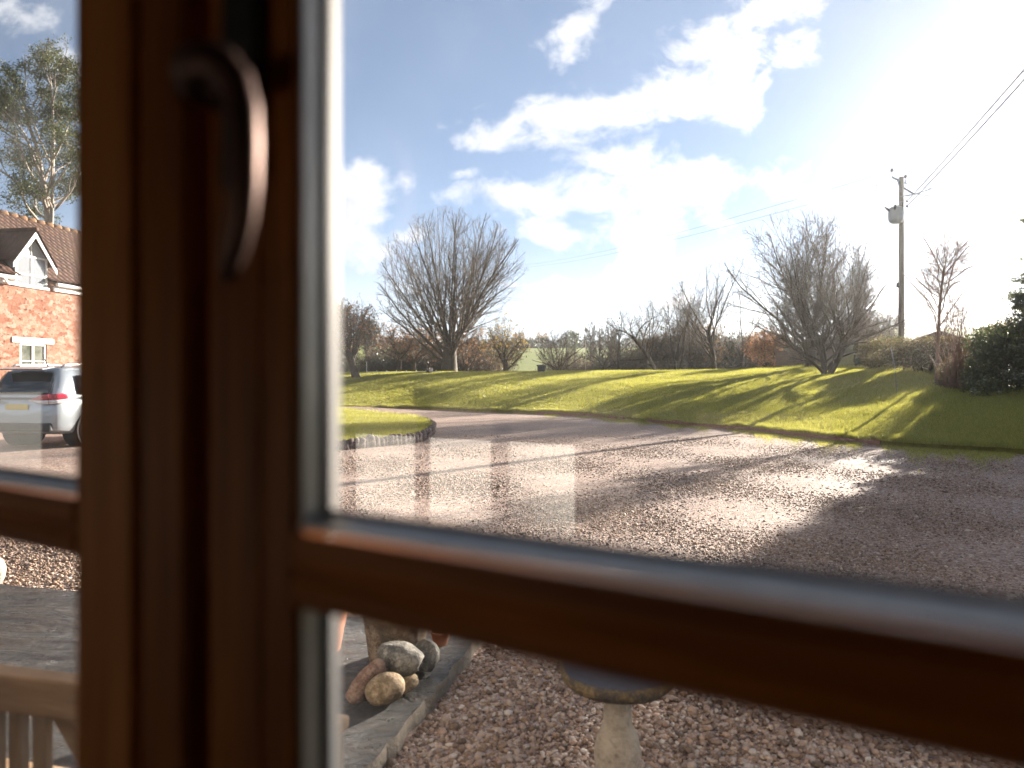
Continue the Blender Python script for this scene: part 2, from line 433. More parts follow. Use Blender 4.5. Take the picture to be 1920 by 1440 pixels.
# ground: one sheet in rings out to the horizon
ang = np.concatenate([np.linspace(-180, -62, 30)[:-1], np.linspace(-62, 62, 311), np.linspace(62, 180, 30)[1:]])
rad = np.concatenate([[.0, 1, 2, 4, 6, 8, 10], np.arange(11, 62, 1.0), np.geomspace(63, 460, 50)])
A, RR = np.meshgrid(np.radians(ang), rad)
gx = np.sin(A)*RR; gy = np.cos(A)*RR; gz = ground_z(gx, gy)
def grid_faces(nr, nc):
    i, j = np.meshgrid(np.arange(nr-1), np.arange(nc-1), indexing='ij'); a = (i*nc + j).ravel()
    return np.stack([a, a+1, a+nc+1, a+nc], 1)[:, ::-1]
def ground_mat():
    m, g, out = mat('countryside')
    co = g.node('ShaderNodeNewGeometry').outputs['Position']
    sp = g.node('ShaderNodeSeparateXYZ'); g.l.new(co, sp.inputs[0])
    n1 = g.noise(co, .05, 4, .6); n2 = g.noise(co, 1.2, 6, .7)
    rough = g.ramp(n2, [(.3,(.06,.055,.025)),(.55,(.10,.09,.03)),(.75,(.13,.11,.05))])
    fld = g.ramp(g.noise(scaled(g, co, (.3,1,1)), .5, 5, .7), [(.3,(.15,.18,.03)),(.6,(.21,.235,.045)),(.8,(.25,.26,.07))])
    dist = g.vm('LENGTH', co, out=1)
    c = g.mix(g.smooth(dist, 66, 72), rough, fld)
    p = pbsdf(g, c, .9, 0, bump(g, g.noise(co, 3, 5, .7), .6, .15), .2)
    g.l.new(p.outputs[0], out.inputs[0]); return m
M['country'] = ground_mat()
v = np.stack([gx.ravel(), gy.ravel(), gz.ravel()], 1)
tag(mesh_np('ground', v, [grid_faces(len(rad), len(ang))], M['country'], smooth=True), kind='structure')

# gravel drive sheet
ra = np.tan(np.radians(np.linspace(-60, 62, 200)))
sv = np.linspace(0, 1, 60)
RA, SV = np.meshgrid(ra, sv); y1 = Ye(RA) + .5
yv = .9 * (y1/.9)**SV
xv = RA*yv; zv = drive_z(xv, yv) + .010*np.sin(xv*1.7)*np.sin(yv*1.3) * np.clip(yv/8, 0, 1)
tag(mesh_np('gravel_drive', np.stack([xv.ravel(), yv.ravel(), zv.ravel()], 1), [grid_faces(60, 200)], M['gravel'], smooth=True), kind='structure')

# lawn sheet
ra = np.tan(np.radians(np.linspace(-52, 54, 260)))
sv = np.concatenate([[0], np.linspace(0, 1, 60)**1.1])
RA, SV = np.meshgrid(ra, sv); e = Ye(RA); c = Yc(RA) + 5
yv = e + (c - e)*SV; xv = RA*yv; zv = lawn_z(xv, yv) + .01
zv[0, :] = -.05                                       # vertical cut edge towards the drive
tag(mesh_np('lawn', np.stack([xv.ravel(), yv.ravel(), zv.ravel()], 1), [grid_faces(61, 260)], M['lawn'], smooth=True), kind='structure')

def blades(x, y, z, h, w, rng, lean=.45):
    n = len(x); a = rng.uniform(0, 2*np.pi, n); b = rng.uniform(0, 2*np.pi, n)
    base = np.stack([x, y, z], 1); wv = np.stack([np.cos(a), np.sin(a), np.zeros(n)], 1)*w[:, None]/2
    l = lean*h*rng.uniform(.2, 1.4, n)
    tip = base + np.stack([np.cos(b)*l, np.sin(b)*l, h], 1)
    v = np.stack([base - wv, base + wv, tip], 1).reshape(-1, 3)
    return v, np.arange(3*n).reshape(-1, 3)
rng = np.random.default_rng(5)
N = 560000
r_ = rng.uniform(px_r(560), px_r(2010), N); s = rng.random(N)
y0 = Ye(r_) + .03; y1 = Yc(r_) + 1.5
Y = y0*(y1/y0)**s
X = r_*Y
h = (.035 + .06*rng.random(N)**2) * (1 + .5*np.sin(X*1.1+np.sin(Y*.9))*np.sin(Y*.8+np.sin(X*.6)*2))
edge = np.exp(-(Y - y0)/.25); h = h*(1 + .9*edge)
bank = (1 - np.exp(-np.maximum(Y - Yc(r_) + 1.5, 0))) ; h *= 1 + 1.5*bank*(r_ > .38)
w = .006*(Y/14)*rng.uniform(.7, 1.6, N)
NT = 34000; rt_ = rng.uniform(px_r(560), px_r(2010), NT); yt = (Ye(rt_)+.1)*((Yc(rt_)+1)/(Ye(rt_)+.1))**rng.random(NT); xt = rt_*yt
ht = rng.uniform(.05, .13, NT); nb_ = 9
tx = np.repeat(xt, nb_) + rng.normal(0, .05, NT*nb_); ty = np.repeat(yt, nb_) + rng.normal(0, .05, NT*nb_); th_ = np.repeat(ht, nb_)*rng.uniform(.5, 1, NT*nb_); tw_ = .006*(ty/14)*rng.uniform(.6, 1.3, NT*nb_)
NE = 45000; re_ = rng.uniform(px_r(600), px_r(2010), NE); ye_ = Ye(re_) + rng.normal(0, .07, NE) + .03*np.sin(re_*140) ; xe_ = re_*ye_; he_ = rng.uniform(.03, .13, NE)*(1+.6*np.sin(re_*90+np.sin(re_*37)*3)); we_ = .006*(ye_/14)*rng.uniform(.6, 1.4, NE)
X = np.concatenate([X, tx, xe_]); Y = np.concatenate([Y, ty, ye_]); h = np.concatenate([h, th_, np.maximum(he_, .02)]); w = np.concatenate([w, tw_, we_])
v, f = blades(X, Y, lawn_z(X, Y) + .008, h, w, rng)
tag(mesh_np('lawn_grass', v, [f], M['blade']), 'short sunlit turf covering the rising lawn', 'grass', kind='stuff')

# ------------------------------------------------------------------ pebbles
def ico(sub):
    import bmesh
    bm = bmesh.new(); bmesh.ops.create_icosphere(bm, subdivisions=sub, radius=1.0)
    v = np.array([p.co[:] for p in bm.verts]); f = np.array([[q.index for q in p.verts] for p in bm.faces]); bm.free(); return v, f
IC1 = ico(1); OCT = (np.array([(1,0,0),(-1,0,0),(0,1,0),(0,-1,0),(0,0,1),(0,0,-1.)]), np.array([(0,2,4),(2,1,4),(1,3,4),(3,0,4),(2,0,5),(1,2,5),(3,1,5),(0,3,5)]))
def rocks(pos, size, base, rng, flat=.62, jit=.12):
    n = len(pos); bv, bf = base; m = len(bv)
    sc = np.stack([rng.uniform(.7, 1.35, n), rng.uniform(.6, 1.0, n), rng.uniform(flat*.7, flat*1.25, n)], 1)*size[:, None]
    V = bv[None]*(1 + rng.normal(0, jit, (n, m, 1)))*sc[:, None, :]
    a = rng.uniform(0, 2*np.pi, n); t = rng.normal(0, .35, n)
    ca, sa, ct, st = np.cos(a)[:,None], np.sin(a)[:,None], np.cos(t)[:,None], np.sin(t)[:,None]
    y, z = V[...,1]*ct - V[...,2]*st, V[...,1]*st + V[...,2]*ct
    x = V[...,0]
    V = np.stack([x*ca - y*sa, x*sa + y*ca, z], 2) + pos[:, None, :]
    return V.reshape(-1, 3), (bf[None] + (np.arange(n)*m)[:, None, None]).reshape(-1, 3)
PATIO_A = np.array((-.24, 4.01)); PDIR = np.array((.252, .968)); PN = np.array((.968, -.252))
def off_patio(x, y):
    """signed: >0 outside the slate patio"""
    q = (x - PATIO_A[0])*PN[0] + (y - PATIO_A[1])*PN[1]
    s = (x - PATIO_A[0])*PDIR[0] + (y - PATIO_A[1])*PDIR[1]
    return np.maximum(q, s - .30)
vs = []; fs = []; nv = 0
def add_peb(n, y0, y1, r0, r1, size, base, seed, lo=.0, hi=.55):
    global nv
    rg = np.random.default_rng(seed)
    r = rg.uniform(r0, r1, n); s = rg.random(n); y = 1/np.sqrt((1/y0**2)*(1-s) + (1/y1**2)*s) if False else y0*(y1/y0)**s
    x = r*y; k = (off_patio(x, y) > .015) & (y < Ye(r) - .1); x = x[k]; y = y[k]
    sz = size*rg.lognormal(0, .33, len(x))
    pos = np.stack([x, y, drive_z(x, y) + sz*rg.uniform(lo, hi, len(x))], 1)
    v, f = rocks(pos, sz, base, rg); vs.append(v); fs.append(f + nv); nv += len(v)
add_peb(26000, 2.35, 4.6, -.36, .80, .0115, IC1, 11)
add_peb(12000, 2.35, 4.6, -.36, .80, .0075, OCT, 12)
add_peb(75000, 4.6, 9.5, -.36, .80, .0110, OCT, 13, -.25, .4)
add_peb(70000, 9.5, 20, -.30, .80, .0145, OCT, 14, -.35, .25)
add_peb(9000, 4.2, 8.5, -.80, -.58, .012, OCT, 15)
tag(mesh_np('pebbles', np.concatenate(vs), [np.concatenate(fs)], M['pebble'], smooth=True), 'loose brown and pink pebbles covering the drive', 'gravel', kind='stuff')

# weeds in the gravel along the lawn edge
rng = np.random.default_rng(8)
N = 60000; px = rng.uniform(1020, 1960, N); r_ = px_r(px)
clump = (np.sin(px*.045) + np.sin(px*.11+1) + np.sin(px*.021+2))/3
dd = rng.exponential(.45, N)*(1.0 + .8*clump)
Y = Ye(r_) - .02 - np.abs(dd); X = r_*Y
k = clump + rng.normal(0, .3, N) > -.1
X, Y = X[k], Y[k]; h = rng.uniform(.02, .06, len(X)); w = rng.uniform(.008, .016, len(X))
v, f = blades(X, Y, np.zeros(len(X)), h, w, rng, .8)
tag(mesh_np('drive_weeds', v, [f], M['blade']), 'straggly grass creeping from the lawn edging onto the gravel', 'weeds', kind='stuff')
#PART2
# ------------------------------------------------------------------ the house the camera stands in, and its window
HROT = R(-30.5)
house = empty('house', (0, 0, 0), 'cream walled house around the brown casement window, seen from its own room', 'house', rz=HROT)
U0, U1, ZB, ZT = -2.28, .36, .72, 2.32          # window opening
W0, W1 = .33, .56                                # wall inner and outer faces
mb = MB()
mb.box(-3.6, U0, W0, W1, 0, 2.75).box(U1, 2.9, W0, W1, 0, 2.75).box(U0, U1, W0, W1, 0, ZB).box(U0, U1, W0, W1, ZT, 2.75)
mb.build('outer_wall', M['plaster'], house)
mb = MB(); mb.box(-3.6, 2.9, -2.45, -2.3, 0, 2.75); mb.box(-3.6, -3.45, -.5, W0, 0, 2.75); mb.box(-3.6, -3.45, -2.3, -1.12, 0, 2.75); mb.box(-3.6, -3.45, -1.12, -.5, 0, 1.12); mb.box(-3.6, -3.45, -1.12, -.5, 1.54, 2.75); mb.box(2.75, 2.9, -2.3, W0, 0, 2.75)  # side opening added so the white wall outside reflects in the glass
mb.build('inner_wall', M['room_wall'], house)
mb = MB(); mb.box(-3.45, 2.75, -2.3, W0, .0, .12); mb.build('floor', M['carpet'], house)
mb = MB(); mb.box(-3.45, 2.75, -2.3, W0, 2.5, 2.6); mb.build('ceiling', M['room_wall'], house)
cp_ = empty('reflector_panels', (0, 0, 0), 'sunlit white cupboard panels, added to show as three pale rectangles reflected in the window glass', 'reflector', rz=HROT)  # pale panels added to catch the sun and reflect in the glass
mb = MB(); mb.box(-2.78, -1.33, -2.298, -1.98, .12, .82); mb.build('reflector_base', M['dark_fabric'], cp_)
for a_, b_ in ((-2.70, -2.27), (-2.235, -1.83), (-1.74, -1.385)):
    mb = MB(); mb.box(a_, b_, -2.298, -2.27, .85, 1.30); mb.build('reflector_panel', M['white_paint'], cp_, bevel=.004)
mb = MB(); mb.prism([(-2.75, 2.76), (W1+.12, 2.76), (-1.0, 4.1)], 0, -3.9, 3.2); mb.build('roof', simple('slate_roof', (.10,.10,.11), .7), house)
mb = MB(); mb.box(U0, U1, .16, W0, ZB-.035, ZB-.002); mb.build('window_sill', M['white_paint'], house, bevel=.006)

gw_ = empty('reflector_wall', (0, 0, 0), 'white wall added beside the house, seen only as a pale reflection over the car', 'wall', rz=HROT)  # added wall, out of view, bounces sunlight through the side opening
mb = MB(); mb.box(-6.2, -6.0, -4.2, .2, -.05, 1.75); mb.build('render', M['white_paint'], gw_); mb = MB(); mb.box(-6.24, -5.96, -4.24, .24, 1.752, 1.81); mb.build('coping', M['white_paint'], gw_, bevel=.01)
win = empty('casement_window', (0, 0, 0), 'dark brown wooden casement window close to the camera, out of focus', 'window', rz=HROT)
WI, WG, WO = .290, .3165, .334                   # inner face, glass, outer face
zc = EYE
def upright(mb, prof): mb.prism(prof, 2, ZB, ZT)
# fixed frame: mullion with stepped rebates, jambs, head, sill, and slim bars between the further lights
fr = MB()
upright(fr, [(-.4735,.302),(-.466,.292),(-.462,.288),(-.420,.288),(-.415,.293),(-.409,.304),(-.409,.336),(-.4735,.336)])
fr.box(U1-.05, U1, .288, .336, ZB, ZT); fr.box(U0, U0+.05, .288, .336, ZB, ZT)
fr.box(U0+.05, U1-.05, .288, .336, ZT-.05, ZT); fr.box(U0+.05, U1-.05, .288, .336, ZB, ZB+.05)
for u in (-1.72, -1.255): fr.box(u-.022, u+.022, .288, .336, ZB+.05, ZT-.05)
fr.build('window_frame', M['wood_v'], win, bevel=.002)
RZ0, RZ1 = EYE-.1335, EYE-.0868                 # the horizontal bar
ZS0, ZS1 = ZB+.052, ZT-.052
def sash(uL, uR, sl, sr, wm='wood_v'):
    """timber sash between uL and uR with stile widths sl, sr"""
    a, b = uL + sl, uR - sr
    m = MB()
    # stiles with a moulded inner edge
    m.prism([(uL,.296),(uL+.004,WI),(a-.030,WI),(a-.026,.2925),(a-.002,.2925),(a,.2945),(a,.3200),(uL,.3200)], 2, ZS0, ZS1)
    m.prism([(b,.2945),(b+.002,.2925),(b+.026,.2925),(b+.030,WI),(uR-.004,WI),(uR,.296),(uR,.3200),(b,.3200)], 2, ZS0, ZS1)
    m.box(a, b, WI, WO-.004, ZS0, ZS0+.06); m.box(a, b, WI, WO-.004, ZS1-.06, ZS1)
    s = m.build('sash', M[wm], win, bevel=.0012)
    m = MB()
    h = RZ1 - RZ0
    m.prism([(WI+.0006,RZ0+.004),(WI+.004,RZ0),(WO-.006,RZ0),(WO-.006,RZ1-.011),(WG+.004,RZ1-.011),(WI+.0006,RZ1-.003),(WI+.0006,RZ0+.026),(WI+.003,RZ0+.022),(WI+.003,RZ0+.018),(WI+.0006,RZ0+.014)], 0, a, b)
    m.build('glazing_bar', M['wood_h'], s, bevel=.0008)
    for z0, z1 in ((ZS0+.06, RZ0-.001), (RZ1+.0005, ZS1-.06)):
        bd = MB()                                # satin beads round the pane on the room side
        bd.box(a+.0005, a+.0026, .2965, WG-.005, z0, z1); bd.box(b-.0026, b-.0005, .2965, WG-.005, z0, z1)
        if z0 > RZ0:
            bd.prism([(WI+.0025, z0-.001),(WG-.0055, z0-.001),(WG-.0055, z0+.0045),(WI+.0025,z0+.0015)], 0, a+.003, b-.003)
        bd.build('glazing_bead', M['bead'], s, bevel=.0006)
        sl_ = MB()
        sl_.box(a+.0005, a+.006, WG-.004, WG-.0005, z0, z1); sl_.box(b-.006, b-.0005, WG-.004, WG-.0005, z0, z1)
        sl_.box(a+.006, b-.006, WG-.004, WG-.0005, z0+.001, z0+.0075)
        sl_.build('glazing_seal', M['seal'], s)
        gp = MB(); gp.box(a, b, WG, WG+.004, z0, z1); gp.build('glass_pane', M['glass'], s)
        ex = MB()                                # painted outer frame edge
        ex.box(uL, a-.005, .3203, WO, z0, z1); ex.box(b+.005, uR, .3203, WO, z0, z1)
        ex.build('outer_frame', M['white_paint'], s)
    return s
sash(-.3965, .30, .0775, .0775)
sash(-1.232, -.4745, .025, .0775, 'wood_left_lit')
sash(-1.697, -1.278, .02, .02)
sash(-2.228, -1.743, .02, .02)
# handle on the right-hand stile
hd = MB()
HX, HZ = 0.0, -.009
hd.tube([(-.358,.2895,EYE+.168),(-.358,.283,EYE+.168),(-.360,.262,EYE+.168),(-.361,.251,EYE+.169)], [.013,.011,.0105,.011], 14)
pl = MB(); pl.box(-.374, -.342, .283, .2898, EYE+.115, EYE+.235)
P = [(-.354,.250,.176),(-.348,.247,.180),(-.336,.247,.180),(-.324,.248,.175),(-.315,.249,.165),(-.3105,.2495,.150),(-.310,.250,.132),(-.3115,.251,.112),(-.315,.252,.095),(-.322,.254,.081),(-.331,.257,.070),(-.337,.260,.064)]
rr = [.011,.0115,.0105,.0095,.0092,.0090,.0088,.0086,.0082,.0074,.006,.003]
hm = hd.build('handle', M['bronze'], win, smooth=True)
pl.build('backplate', M['plate'], hm, bevel=.004)
lv = MB(); lv.tube([(a+HX, b, EYE+c+HZ) for a, b, c in P], [r_*1.08 for r_ in rr], 16, flat=.8, ref=(0,1,0)); lv.build('lever', M['bronze'], hm, smooth=True)

# ------------------------------------------------------------------ slate patio
def slate_mat():
    m, g, out = mat('wet_slate')
    co = objco(g)
    n = g.noise(scaled(g, co, (1, 3.2, 1)), 2.2, 9, .68, 1.2)
    n2 = g.noise(co, 9, 7, .7)
    c = g.ramp(g.m('ADD', g.m('MULTIPLY', n, .7), g.m('MULTIPLY', n2, .3)), [(.34,(.006,.0055,.0055)),(.48,(.015,.012,.010)),(.57,(.038,.027,.019)),(.66,(.085,.056,.034))])
    vr = g.node('ShaderNodeTexVoronoi', feature='DISTANCE_TO_EDGE'); vr.inputs['Scale'].default_value = 1.15
    g.l.new(g.vm('ADD', scaled(g, co, (1, 1.5, 1)), g.vm('SCALE', g.node('ShaderNodeTexNoise').outputs['Color'])), vr.inputs['Vector'])
    crack = g.smooth(vr.outputs['Distance'], .004, .014)
    c = g.mix(crack, (.012,.010,.009), c)
    h = g.m('ADD', g.m('ADD', g.m('MULTIPLY', n, 1.0), g.m('MULTIPLY', n2, .25)), g.m('MULTIPLY', crack, .06))
    rg = g.smooth(n2, .35, .62, .26, .7)
    p = pbsdf(g, c, rg, 0, bump(g, h, 1.0, .06), .5)
    g.l.new(p.outputs[0], out.inputs[0]); return m
M['slate'] = slate_mat()
M['slate_edge'] = simple('mossy_slate_edge', (.15,.12,.09), .9, 0, .5, 14, 1.0, .015)
PZ = .085
c0 = PATIO_A + PDIR*.30; c1 = c0 - PN*7.5; c3 = c0 - PDIR*3.4; c2 = c3 - PN*7.5
rng = np.random.default_rng(3)
def jag(a, b, n, amp):
    t = np.linspace(0, 1, n)[:-1]; d = (b - a)/np.linalg.norm(b - a); nn = np.array((-d[1], d[0]))
    return a[None] + (b - a)[None]*t[:, None] + nn[None]*rng.normal(0, amp, len(t))[:, None]
poly = np.concatenate([jag(c3, c0, 50, .008), jag(c0, c1, 60, .01), jag(c1, c2, 5, 0), jag(c2, c3, 5, 0)])
mb = MB(); n = len(poly)
mb.add([(x, y, PZ) for x, y in poly], [tuple(range(n))[::-1]])
pt = mb.build('slate_patio', M['slate']); tag(pt, kind='structure')
mb = MB()
vs_ = [(x, y, PZ - .001) for x, y in poly] + [(x + .01*math.sin(i*1.3), y, -.04) for i, (x, y) in enumerate(poly)]
mb.add(vs_, [(i, (i+1) % n, n+(i+1) % n, n+i) for i in range(n)])
k = mb.build('patio_edge', M['slate_edge']); tag(k, kind='structure')

def rock(name, c, size, rot, matl, seed, label, cat='rock', group=None, squash=1, sub=4, cut=0, amp=.16):
    import bmesh
    from mathutils import noise as mn
    bm = bmesh.new(); bmesh.ops.create_icosphere(bm, subdivisions=sub, radius=1)
    rg_ = random.Random(seed*13); pl_ = []
    for k_ in range(cut):
        n_ = Vector((rg_.gauss(0,1), rg_.gauss(0,1), rg_.gauss(0,1))).normalized(); pl_.append((n_, rg_.uniform(.62, .82)))
    for v_ in bm.verts:
        p = v_.co.copy()
        for n_, d_ in pl_:
            e_ = p.dot(n_) - d_
            if e_ > 0: p -= n_*e_*.92
        v_.co = p; q = p*1.1 + Vector((seed*3.7, seed*1.9, 0))
        f = 1 + amp*mn.noise(q) + amp*.35*mn.noise(q*2.6)
        p = Vector([math.copysign(abs(a)**squash, a) for a in p])
        v_.co = Vector((p.x*size[0], p.y*size[1], p.z*size[2]))*f
    me = D.meshes.new(name); bm.to_mesh(me); bm.free()
    me.polygons.foreach_set('use_smooth', [True]*len(me.polygons))
    me.materials.append(matl)
    o = D.objects.new(name, me); link(o); o.location = c; o.rotation_euler = rot
    return tag(o, label, cat, group)
def rockmat(name, a, b, c):
    m, g, out = mat(name); co = objco(g)
    n = g.noise(co, 14, 7, .65); n2 = g.noise(co, 90, 4, .6)
    cc = g.ramp(g.m('ADD', g.m('MULTIPLY', n, .65), g.m('MULTIPLY', n2, .35)), [(.36, tuple(k*.55 for k in a)), (.48, a), (.55, b), (.66, c)])
    p = pbsdf(g, cc, .85, 0, bump(g, g.m('ADD', n, g.m('MULTIPLY', n2, .35)), .9, .02), .25)
    g.l.new(p.outputs[0], out.inputs[0]); return m
M['rock_grey'] = rockmat('grey_rock', (.11,.10,.085), (.20,.18,.15), (.30,.27,.22))
M['rock_tan'] = rockmat('tan_rock', (.20,.14,.08), (.33,.24,.15), (.40,.31,.20))
M['rock_red'] = rockmat('red_rock', (.15,.085,.06), (.24,.15,.105), (.30,.21,.15))
M['rock_white'] = rockmat('white_rock', (.4,.36,.3), (.5,.46,.4), (.6,.56,.5))
def onp(px, py, up=0): q = on_plane(px, py, PZ); return Vector((q.x, q.y, PZ + up))
GR = 'rocks piled on the slate corner'
rock('rock', onp(690, 1306, .075), (.050, .125, .070), (R(38), R(12), R(-42)), M['rock_red'], 5, 'reddish wedge of stone leaning at the left of the pile', group=GR, squash=.8, amp=.10, cut=9)
rock('rock', onp(722, 1317, .063), (.094, .072, .072), (R(10), R(-18), R(12)), M['rock_tan'], 2, 'smooth tan egg shaped boulder at the front of the pile', group=GR, amp=.06)
rock('rock', onp(752, 1283, .13), (.118, .092, .088), (R(8), R(8), R(-12)), M['rock_grey'], 9, 'large grey boulder on top of the pile', group=GR, squash=.85, amp=.14, cut=6)
rock('rock', onp(796, 1262, .085), (.068, .095, .085), (R(-6), R(24), R(20)), M['rock_grey'], 12, 'grey rounded rock at the right of the pile beside the slab edge', group=GR, squash=.9, amp=.12, cut=5)
rock('rock', onp(756, 1292, .035), (.06, .07, .035), (R(0), R(-20), R(50)), M['rock_tan'], 15, 'pale wedge of stone tucked under the large grey boulder', group=GR, squash=.7)
rock('rock', Vector((-3.97, 5.35, .13)), (.14, .12, .15), (0, 0, 0), M['rock_white'], 22, 'whitish rock at the far left edge of the slate patio', amp=.1)

# stone planter behind the rocks and terracotta pots
M['stonepot'] = rockmat('speckled_pot', (.075,.05,.03), (.16,.11,.075), (.26,.19,.13))
M['terracotta'] = simple('terracotta', (.40,.16,.085), .75, 0, .25, 12, .3, .003)
M['soil'] = simple('soil', (.03,.022,.016), .95, 0, .4, 30, 1, .02)
def pot(name, x, y, z, r0, r1, h, m, label, plant=None, rim=True):
    e = empty(name, (x, y, z), label, 'plant pot')
    pr = [(r0*.9, 0), (r0, .01), (r0+(r1-r0)*.5, h*.5), (r1, h*.86)]
    pr += [(r1*1.08, h*.87), (r1*1.09, h), (r1*.95, h), (r1*.93, h*.93)] if rim else [(r1, h), (r1*.9, h), (r1*.9, h*.93)]
    mb = MB(); mb.lathe(pr + [(0.0, h*.93)], 40); mb.build('pot_body', m, e, autosmooth=40)
    mb = MB(); mb.lathe([(r1*.9, h*.93+.002), (r1*.5, h*.945), (0, h*.95)], 24); mb.build('soil', M['soil'], e, smooth=True)
    return e
q = onp(742, 1240); pot('stone_planter', q.x, q.y + .02, PZ, .145, .20, .44, M['stonepot'], 'speckled brown stone planter standing behind the pile of rocks')
q = onp(600, 1232); pot('terracotta_pot', q.x - .02, q.y + .08, PZ, .11, .155, .28, M['terracotta'], 'sunlit terracotta pot half hidden by the window mullion')
q = onp(824, 1214); pot('terracotta_pot', q.x, q.y + .05, PZ, .04, .055, .075, M['terracotta'], 'small broken terracotta pot at the corner of the slate')

# birdbath
M['bath_stone'] = rockmat('pale_cast_stone', (.36,.30,.235), (.40,.34,.27), (.44,.38,.30))
M['bath_rim'] = rockmat('lichened_rim', (.075,.06,.05), (.15,.105,.05), (.26,.20,.12))
bbY = 2.42; bb = empty('birdbath', (at_px(1158, bbY), bbY, 0), 'pale stone birdbath with a lichened rim on the gravel', 'birdbath')
zr = EYE - (1250 - HY)/F*bbY
mb = MB(); mb.lathe([(.0, 0), (.15, 0), (.15, .05), (.12, .065), (.075, .09), (.052, .13), (.050, .16), (.066, .22), (.078, .29), (.080, .335), (.070, .385), (.050, .425), (.046, zr-.085), (.060, zr-.075), (.085, zr-.065), (.12, zr-.06)], 48); mb.build('pedestal', M['bath_stone'], bb, autosmooth=50)
mb = MB(); mb.lathe([(.06, zr-.0595), (.125, zr-.058), (.178, zr-.048), (.192, zr-.034), (.196, zr-.012), (.192, zr-.002), (.186, zr)][:-1] + [(.186, zr)], 64); mb.build('bowl', M['bath_rim'], bb, autosmooth=50)
mb = MB(); mb.lathe([(.186, zr+.0005), (.150, zr-.001), (.143, zr-.006), (.125, zr-.03), (.07, zr-.042), (0, zr-.045)], 64)
mb.build('basin', simple('dark_wet_stone', (.03,.022,.021), .65, 0, .4, 40, .2, .002), bb, autosmooth=60)

# ------------------------------------------------------------------ garden bench (we look at its back)
M['teak'] = wood('weathered_teak', (.30,.19,.11), (.60,.42,.27), .85, (.12,1,1), 26)
M['teak_v'] = wood('weathered_teak_upright', (.21,.145,.09), (.46,.345,.235), .85, (1,1,.12), 26)
bY = 1.40; bx = at_px(66, bY)
bench = empty('garden_bench', (bx, bY, PZ), 'weathered wooden garden bench with slatted and crossed back, below the left pane', 'bench', rz=R(-14))
# local x along the bench, local y away from the house (the seat side)
TZ = EYE - (1262-HY)/F*bY - PZ
xa, xb = -1.02, .40
mb = MB(); mb.box(xa+.05, xb-.05, -.02, .022, TZ-.076, TZ); mb.build('top_rail', M['teak'], bench, bevel=.006)
mb = MB(); mb.box(xa+.05, xb-.05, -.016, .02, .42, .475); mb.build('lower_rail', M['teak'], bench, bevel=.005)
for x in (xa, xb-.055):
    mb = MB(); mb.box(x, x+.055, -.026, .03, 0, TZ+.01); mb.build('back_post', M['teak_v'], bench, bevel=.005)
    mb = MB(); mb.box(x, x+.055, .46, .515, 0, .62); mb.build('leg', M['teak_v'], bench, bevel=.005)
    mb = MB(); mb.box(x-.006, x+.061, .031, .54, .621, .655); mb.build('armrest', M['teak'], bench, bevel=.01)
    mb = MB(); mb.box(x+.01, x+.045, .031, .459, .34, .40); mb.build('side_rail', M['teak'], bench, bevel=.004)
s0, s1 = -.63, .035
for i in range(12):
    x = s0 + .012 + i*(s1 - s0 - .03)/11.0
    mb = MB(); mb.box(x-.016, x+.016, -.009, .011, .476, TZ-.077); mb.build('back_slat', M['teak_v'], bench, bevel=.003)
for xs, xe in ((s1+.012, xb-.06), (xa+.06, s0-.012)):
    for sg in (0, 1):
        z0, z1 = (.477, TZ-.078); a, b = ((xs, z0), (xe, z1)) if sg == 0 else ((xs, z1), (xe, z0))
        mb = MB(); mb.bar((a[0], -.003+.019*sg, a[1]), (b[0], -.003+.019*sg, b[1]), .038, .018, (0,1,0)); mb.build('cross_brace', M['teak'], bench, bevel=.003)
for i in range(5):
    mb = MB(); y = .05 + i*.095; mb.box(xa+.056, xb-.056, y, y+.078, .40, .421); mb.build('seat_slat', M['teak'], bench, bevel=.004)
#PART3
# ------------------------------------------------------------------ grass island in the drive, ringed with stones
IS = [(-2.5,22.2),(-2.36,20.3),(-2.35,18.4),(-2.64,17.6),(-3.25,16.7),(-3.9,15.9),(-4.9,15.4),(-6.2,15.6),(-7.4,17.2),(-8.3,20),(-8.9,24),(-8.6,28),(-8.0,30.6),(-7.4,30.9),(-5.85,30),(-4.15,27.7),(-3.07,24.8)]
def closed_spline(P, k=8):
    P = np.array(P); n = len(P); out = []
    for i in range(n):
        p0, p1, p2, p3 = P[i-1], P[i], P[(i+1) % n], P[(i+2) % n]
        for t in np.arange(k)/k:
            out.append(.5*((2*p1) + (-p0+p2)*t + (2*p0-5*p1+4*p2-p3)*t*t + (-p0+3*p1-3*p2+p3)*t**3))
    return np.array(out)
isl = closed_spline(IS); ic = isl.mean(0)
def isl_z(s, x, y): return .17 + .10*(1 - s**2) + drive_z(x, y)
ss = np.array([1.0, .98, .9, .75, .55, .3, .05]); nI = len(isl)
vv = []
for s in ss:
    p = ic + (isl - ic)*s; vv.append(np.stack([p[:,0], p[:,1], isl_z(s, p[:,0], p[:,1])], 1))
low = vv[0].copy(); low[:, 2] = -.05; vv = [low] + vv
fs_ = [(i*nI+j, i*nI+(j+1) % nI, (i+1)*nI+(j+1) % nI, (i+1)*nI+j) for i in range(len(vv)-1) for j in range(nI)]
v_ = np.concatenate(vv)
o = mesh_np('grass_island', v_, [np.array(fs_), np.array([list(range((len(vv)-1)*nI, len(vv)*nI))])], M['lawn'], smooth=True)
tag(o, kind='structure')
rng = np.random.default_rng(21)
N = 70000; j = rng.integers(0, nI, N); t = rng.random(N)[:, None]; s = np.sqrt(rng.random(N))
p = isl[j]*(1-t) + isl[(j+1) % nI]*t; p = ic + (p - ic)*s[:, None]
k = (p[:,0]/p[:,1] > px_r(590)); p = p[k]; s = s[k]
